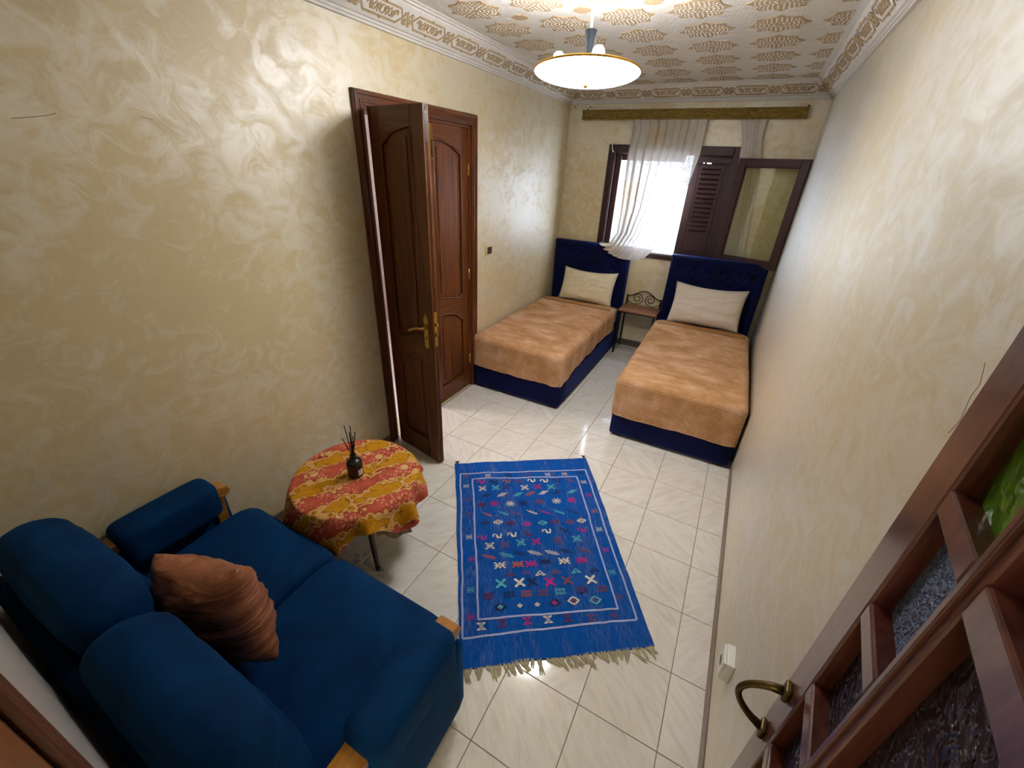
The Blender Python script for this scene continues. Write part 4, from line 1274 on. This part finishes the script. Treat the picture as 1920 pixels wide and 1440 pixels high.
# rows of motifs, far end first: u across, v along, colour
FIELD = [
 'snake 0.177,0.152,G 0.267,0.159,N 0.359,0.159,O 0.439,0.161,M 0.537,0.165,I 0.626,0.169,I 0.714,0.168,N 0.810,0.172,R',
 'cross 0.183,0.200,I 0.273,0.202,T 0.345,0.199,N 0.477,0.209,I 0.569,0.209,G 0.665,0.212,T',
 'hatch 0.207,0.249,N 0.315,0.250,I 0.422,0.252,T 0.507,0.254,O 0.604,0.253,I 0.700,0.253,N 0.808,0.254,T',
 'star 0.168,0.307,M 0.252,0.308,G 0.362,0.312,I 0.453,0.310,N 0.559,0.311,R 0.680,0.310,I 0.788,0.311,G',
 'leaf 0.198,0.370,O 0.304,0.368,T 0.385,0.371,R 0.497,0.374,I 0.584,0.379,G 0.678,0.380,T 0.766,0.381,N',
 'eye 0.179,0.421,N 0.263,0.422,I 0.345,0.429,M 0.452,0.439,G 0.555,0.440,T 0.636,0.439,M 0.734,0.444,R 0.816,0.442,I',
 'snake 0.156,0.499,G 0.251,0.498,I 0.343,0.494,I 0.439,0.494,M 0.568,0.489,I 0.684,0.489,N 0.804,0.495,G',
 'cross 0.198,0.544,I 0.291,0.543,R 0.390,0.539,T 0.486,0.540,G 0.627,0.542,R 0.750,0.540,T',
 'hatch2 0.187,0.597,O 0.292,0.597,T 0.373,0.593,N 0.464,0.596,I 0.573,0.601,I 0.665,0.599,N 0.781,0.602,R',
 'bug 0.245,0.642,I 0.354,0.643,O 0.434,0.646,G 0.523,0.642,N 0.637,0.646,I 0.747,0.647,G',
 'roof 0.301,0.684,M 0.395,0.681,P 0.477,0.689,I 0.575,0.689,R 0.693,0.694,T 0.805,0.695,N',
 'glass 0.241,0.721,T 0.350,0.723,I 0.424,0.724,N 0.524,0.731,G 0.627,0.732,R 0.768,0.736,I',
 'waves 0.167,0.765,M 0.283,0.767,N 0.378,0.771,O 0.475,0.772,R 0.574,0.774,T 0.696,0.777,M 0.817,0.779,R',
 'rhomb 0.228,0.812,N 0.528,0.816,N 0.636,0.816,I 0.759,0.820,T',
 'pip 0.228,0.812,T 0.335,0.815,I 0.431,0.816,I 0.528,0.816,G 0.636,0.816,R 0.759,0.820,P',
 'edge 0.073,0.103,R 0.232,0.113,I 0.380,0.118,N 0.528,0.114,R 0.668,0.122,I 0.793,0.124,I 0.916,0.124,N',
 'edge 0.073,0.175,I 0.081,0.267,R 0.078,0.360,M 0.074,0.487,I 0.082,0.599,G 0.068,0.733,T 0.064,0.837,G',
 'edge 0.913,0.193,I 0.919,0.285,G 0.921,0.389,O 0.916,0.495,I 0.914,0.606,G 0.906,0.712,T 0.899,0.816,R 0.836,0.884,R',
 'tail 0.119,0.874,I 0.232,0.872,M 0.364,0.874,G 0.477,0.875,I 0.584,0.878,M 0.709,0.885,R',
]
for line in FIELD:
    kind, *items = line.split()
    for it in items:
        u, v, c = it.split(',')
        motif(kind, WCOL[c], float(u), float(v), *MSIZE[kind])
# frayed tassels on the near end
for k in range(46):
    u = (k + 0.5) / 46
    mb = MB()
    rnd = random.Random(k * 13 + 5)
    lean = rnd.uniform(-0.02, 0.055)
    ln = rnd.uniform(0.03, 0.075)
    bx_, by_, bz_ = rl(u, 0.998)
    for s in range(6):
        x0 = rnd.uniform(-0.008, 0.008)
        dx = lean + rnd.uniform(-0.008, 0.008)
        l2 = ln * rnd.uniform(0.75, 1.05)
        mb.tube([(x0, 0.01, 0.004), (x0 + dx * 0.3, -l2 * 0.35, 0.007), (x0 * 0.6 + dx * 0.75, -l2 * 0.75, 0.005), (x0 * 0.3 + dx, -l2, 0.003)], [0.0018, 0.0024, 0.0022, 0.0008], 4)
    o = mb.obj('tassel', M['fringe'], rugo)
    o.location = (bx_, by_, 0)
for (u, v, l) in ((0.02, 0.0, 0.02), (0.985, 0.0, 0.02)):
    x, y, z = rl(u, v)
    mb = MB()
    for s in range(4): mb.tube([(x, y - 0.004, 0.006), (x + 0.006 * (s - 1.5), y + 0.016, 0.014), (x + 0.010 * (s - 1.5), y + 0.026, 0.006)], 0.003, 5)
    mb.obj('corner_tuft', M['black'], rugo)
mb = MB()
x, y, z = rl(0.0, 0.1)
mb.tube([(x, y, 0.004), (x - 0.03, y + 0.004, 0.003), (x - 0.026, y - 0.06, 0.002), (x - 0.018, y - 0.13, 0.002), (x - 0.016, y - 0.18, 0.002), (x - 0.035, y - 0.215, 0.002)], 0.0011, 5)
mb.obj('loose_thread', M['fringe'], rugo)

# ------------------------------------------------------------------ sofa
sofa = tag(empty('sofa', (-1.5225, -2.60, 0)), 'petrol blue velvet two seat sofa with honey wood arms', 'sofa')
SW = 1.575
# plinth and side panels
b = rounded_box(SW - 0.10, 0.70, 0.20, 0.03, cuts=7)
soft('base', b, M['sofa'], sofa, (0, 0.03, 0.20))
for sx in (-1, 1):
    for y in (0.30, -0.32):
        MB().box(sx * (SW / 2 - 0.14) - 0.025, sx * (SW / 2 - 0.14) + 0.025, y - 0.025, y + 0.025, 0.0, 0.11).obj('foot', M['oak'], sofa, bevel=0.004)
# seat cushions
sc_w = 0.63
for sx in (-1, 1):
    def warp(p):
        # waterfall front edge
        k = smoothstep(0.22, 0.37, p.y)
        return (p.x, p.y, p.z - 0.035 * k * k)
    me = rounded_box(sc_w - 0.004, 0.745, 0.165, 0.055, (0.0, 0.0, 0.022), 13, warp)
    soft('seat_cushion', me, M['sofa'], sofa, (sx * sc_w / 2, 0.06, 0.345), (math.radians(3), 0, 0))
# back cushions, leaning, with a head roll
for sx in (-1, 1):
    def warpb(p):
        t = p.z / 0.28
        roll = 0.045 * math.exp(-((t - 0.68) / 0.30) ** 2) + 0.030 * math.exp(-((t + 0.15) / 0.32) ** 2)
        groove = -0.022 * math.exp(-((t - 0.26) / 0.07) ** 2)
        y = p.y + (roll + groove) * (1 if p.y > 0 else 0.15) * (1 - (abs(p.x) / 0.35) ** 6)
        wr = 0.010 * fbm(p.x * 3.5 + sx * 4, p.z * 3.2, 1.0)
        return (p.x, y + (wr if p.y > 0 else 0), p.z - 0.028 * (p.x / 0.32) ** 4 * (1 if p.z > 0 else 0))
    me = rounded_box(sc_w + 0.005, 0.155, 0.55, 0.075, (0.0, 0.02, 0.012), 17, warpb)
    soft('back_cushion', me, M['sofa'], sofa, (sx * (sc_w + 0.006) / 2, -0.268 + (0.012 if sx < 0 else 0), 0.650 if sx < 0 else 0.618), (math.radians(12), 0, 0))
bb = rounded_box(SW - 0.28, 0.05, 0.62, 0.02, cuts=7)
soft('back_panel', bb, M['sofa'], sofa, (0, -0.352, 0.44), (math.radians(8), 0, 0))
for sx in (-1, 1):
    cx = sx * (SW / 2 - 0.075)
    # wooden arm: long bar curling down at the front
    pts = []
    arm = MB()
    side = [(-0.40, 0.560), (-0.30, 0.572), (-0.05, 0.578), (0.20, 0.578), (0.315, 0.572), (0.352, 0.556), (0.362, 0.532), (0.350, 0.510), (0.325, 0.503), (0.295, 0.514), (0.25, 0.532), (0.0, 0.536), (-0.40, 0.522)]
    arm.prism(side, lambda a, b_, d: (cx + d, a, b_), -0.043, 0.043)
    ao = arm.obj('armrest', M['oak'], sofa, bevel=0.006)
    # front and rear posts
    MB().prism([(0.285, 0.515), (0.33, 0.505), (0.318, 0.30), (0.30, 0.0), (0.255, 0.0), (0.268, 0.30)], lambda a, b_, d: (cx + d, a, b_), -0.028, 0.028).obj('front_post', M['oak'], sofa, bevel=0.005)
    MB().prism([(-0.36, 0.55), (-0.31, 0.55), (-0.325, 0.0), (-0.375, 0.0)], lambda a, b_, d: (cx + d, a, b_), -0.028, 0.028).obj('rear_post', M['oak'], sofa, bevel=0.005)
    # padded sleeve over the arm and the side panel below
    me = rounded_box(0.155, 0.40, 0.20, 0.045, (0.004, 0.0, 0.008), 11)
    soft('arm_pad', me, M['sofa'], ao, (cx, 0.105, 0.525))
    me = rounded_box(0.075, 0.69, 0.43, 0.030, (0.010, 0, 0), 9)
    soft('side_panel', me, M['sofa'], sofa, (cx + sx * 0.030, 0.005, 0.285))

SATROT = (Matrix.Rotation(math.radians(8), 3, 'Z') @ Matrix.Rotation(math.radians(85), 3, 'X') @ Matrix.Rotation(math.radians(15), 3, 'Z')).to_euler()
# copper satin cushion propped in the middle of the back
make_pillow('copper satin throw cushion leaning on the sofa back', M['satin'], 0.44, 0.39, 0.20, (-1.505, -2.662, 0.655), SATROT, 4.0, 'cushion', None, 0.022, 'throw_cushion')

# ------------------------------------------------------------------ round side table with cloth and diffuser
TX, TY, TZ, TR = -1.775, -1.812, 0.50, 0.325
tb = tag(empty('side_table', (TX, TY, 0)), 'small round dark wood table under a floral cloth', 'table')
MB().lathe([(0.0, TZ - 0.028), (TR - 0.012, TZ - 0.028), (TR, TZ - 0.018), (TR, TZ - 0.008), (TR - 0.008, TZ - 0.003), (0.0, TZ - 0.003)], 48).obj('tabletop', M['walnut'], tb)
MB().lathe([(TR - 0.10, TZ - 0.085), (TR - 0.085, TZ - 0.03)], 32).obj('apron', M['walnut'], tb)
for a in (-30, 60, 150, 240):
    ra = math.radians(a)
    c, s = math.cos(ra), math.sin(ra)
    prof_ = [(0.185, TZ - 0.03, 0.026), (0.205, TZ - 0.08, 0.029), (0.215, TZ - 0.13, 0.024), (0.212, TZ - 0.19, 0.019), (0.205, TZ - 0.25, 0.0165), (0.205, TZ - 0.31, 0.0155), (0.215, TZ - 0.38, 0.015), (0.235, TZ - 0.45, 0.014), (0.252, 0.012, 0.016), (0.255, 0.0, 0.014)]
    MB().tube([(r * c, r * s, z) for r, z, q in prof_], [q * (0.85 + 1.0 * z) for r, z, q in prof_], 10).obj('leg', M['walnut'], tb, smooth=True)
# cloth
def drop(a):
    d = math.degrees(a) % 360
    base = 0.105
    for c, w, h in ((290, 26, 0.085), (250, 28, 0.075), (215, 30, 0.06), (352, 14, 0.055), (5, 22, 0.045), (60, 35, 0.05), (140, 35, 0.06)):
        dd = (d - c + 180) % 360 - 180
        base += h * math.exp(-(dd / w) ** 2)
    dd = (d - 325 + 180) % 360 - 180
    base -= 0.055 * math.exp(-(dd / 15) ** 2)
    return base
def clothp(u, v):
    a = 2 * math.pi * u
    rt_ = TR + 0.004
    if v < 0.55:
        r = rt_ * (v / 0.55) ; z = TZ + 0.0015 + 0.0006 * (1 + fbm(r * 6 * math.cos(a), r * 6 * math.sin(a)))
        if v > 0.53: z -= 0.002
        return (r * math.cos(a), r * math.sin(a), z)
    t = (v - 0.55) / 0.45
    d = drop(a)
    ruff = (0.020 * math.sin(11 * a + 1.0) + 0.012 * math.sin(17 * a)) * t
    flare = 0.012 * math.sin(min(1, t * 4) * math.pi / 2) + 0.035 * t + ruff
    r = rt_ + flare
    z = TZ - 0.002 - d * t
    return (r * math.cos(a), max(-2.150 - TY, r * math.sin(a)), z)     # held back by the sofa front
cl_ = MB().grid(clothp, 180, 60).obj('tablecloth', M['batik'], None, smooth=True, weld=True)
cl_.location = (TX, TY, 0)
tag(cl_, 'red and gold floral cloth draped over the round table', 'tablecloth')
# folded double layer of the cloth at the right-hand corner
def corner(u, v):
    a = math.radians(-30 + 30 * u)
    x, y, z = clothp((a / (2 * math.pi)) % 1.0, 0.6 + 0.4 * v)
    l = math.hypot(x, y); k = (l - 0.010) / l
    return (x * k, y * k, z - 0.045 * v + 0.008 * math.sin(9 * u) * v)
MB().grid(corner, 30, 10).obj('lining', M['lining'], cl_, smooth=True)

df = tag(empty('reed_diffuser', (-1.765, -1.815, TZ + 0.0035)), 'dark reed diffuser bottle with black reeds on the floral cloth', 'diffuser')
df.scale = (1.22, 1.22, 1.22)
MB().lathe([(0.0, 0.0), (0.031, 0.0), (0.034, 0.004), (0.034, 0.072), (0.031, 0.082), (0.022, 0.089), (0.013, 0.093), (0.012, 0.104), (0.0145, 0.106), (0.0145, 0.112), (0.008, 0.112), (0.008, 0.10), (0.0, 0.10)], 28).obj('bottle', M['bottle'], df, smooth=True)
def lab(u, v):
    a = math.radians(-22 + 46 * u)
    return (0.0346 * math.cos(a), 0.0346 * math.sin(a), 0.016 + 0.03 * v)
MB().grid(lab, 10, 2).obj('paper_label', M['label'], df)
for k, (dx, dy, h) in enumerate(((-0.040, 0.012, 0.245), (-0.012, 0.02, 0.25), (0.018, -0.012, 0.245), (0.032, 0.006, 0.24), (0.04, -0.014, 0.235), (-0.026, -0.018, 0.20))):
    MB().tube([(dx * -0.1, dy * -0.1, 0.06), (dx * 0.1, dy * 0.1, 0.11), (dx, dy, h)], 0.0021, 6).obj('reed', M['black'], df)

# ------------------------------------------------------------------ wall fittings
sw = tag(empty('light_switch', (XL, 0.495, 1.325)), 'bronze and cream light switch on the left wall beside the door', 'switch')
MB().box(0.0, 0.012, -0.045, 0.045, -0.042, 0.042).obj('plate', M['cream_plate'], sw, bevel=0.003)
MB().box(0.012, 0.020, -0.030, 0.042, -0.030, 0.032).obj('rocker', M['switch'], sw, bevel=0.003)
so = tag(empty('wall_socket', (XR, -1.775, 0.395)), 'white surface socket low on the right wall', 'socket')
MB().box(-0.030, 0.0, -0.045, 0.045, -0.05, 0.05).obj('box', M['white'], so, bevel=0.004)
MB().box(-0.040, -0.030, -0.042, 0.042, -0.046, 0.046).obj('face_plate', M['white'], so, bevel=0.003)
w_ = MB().lathe([(0.021, 0.0), (0.021, 0.002), (0.018, 0.002), (0.018, -0.004), (0.0, -0.004)], 20).obj('socket_well', M['cream_plate'], so)
w_.location = (-0.040, 0, 0); w_.rotation_euler = (0, math.radians(-90), 0)
wi = MB().tube([(XL + 0.004, 0.436, 2.694), (XL + 0.004, 0.436, 2.61)], 0.003, 6).obj('wire_stub', M['white'])
tag(wi, 'short white wire hanging from the cornice on the left wall', 'wire')
wr_ = MB()
wr_.tube([(XL + 0.03, YF - 0.006, 2.672), (-2.0, YF - 0.006, 2.668), (-1.75, YF - 0.006, 2.67), (-1.72, YF - 0.008, 2.655)], 0.0025, 6)
wo = wr_.obj('cable', M['white'])
tag(wo, 'thin cable pinned under the cornice in the far left corner', 'cable')
for x in (XL + 0.06, -2.1):
    MB().tube([(x, YF - 0.001, 2.668), (x, YF - 0.016, 2.668)], 0.006, 8).obj('clip', M['iron'], wo)

# hairline cracks in the plaster
def crack(wall, pts, w):
    mb = MB()
    for p, q in zip(pts, pts[1:]):
        mb.tube([p, q], w, 4)
    mb.obj('crack', M['crack'], bpy.data.objects[wall])
M['crack'] = plain('crack_line', srgb(150, 132, 98), 0.9)  # plain darker tan for the crack lines
crack('wall_left', [(XL, -2.393, 2.108), (XL, -2.342, 2.117), (XL, -2.30, 2.126), (XL, -2.279, 2.134)], 0.0010)
crack('wall_left', [(XL, -2.035, 2.148), (XL, -2.015, 2.146), (XL, -1.998, 2.143)], 0.0007)
crack('wall_right', [(XR, -2.111, 1.80), (XR, -2.131, 1.771), (XR, -2.128, 1.748), (XR, -2.140, 1.71), (XR, -2.132, 1.679)], 0.0006)
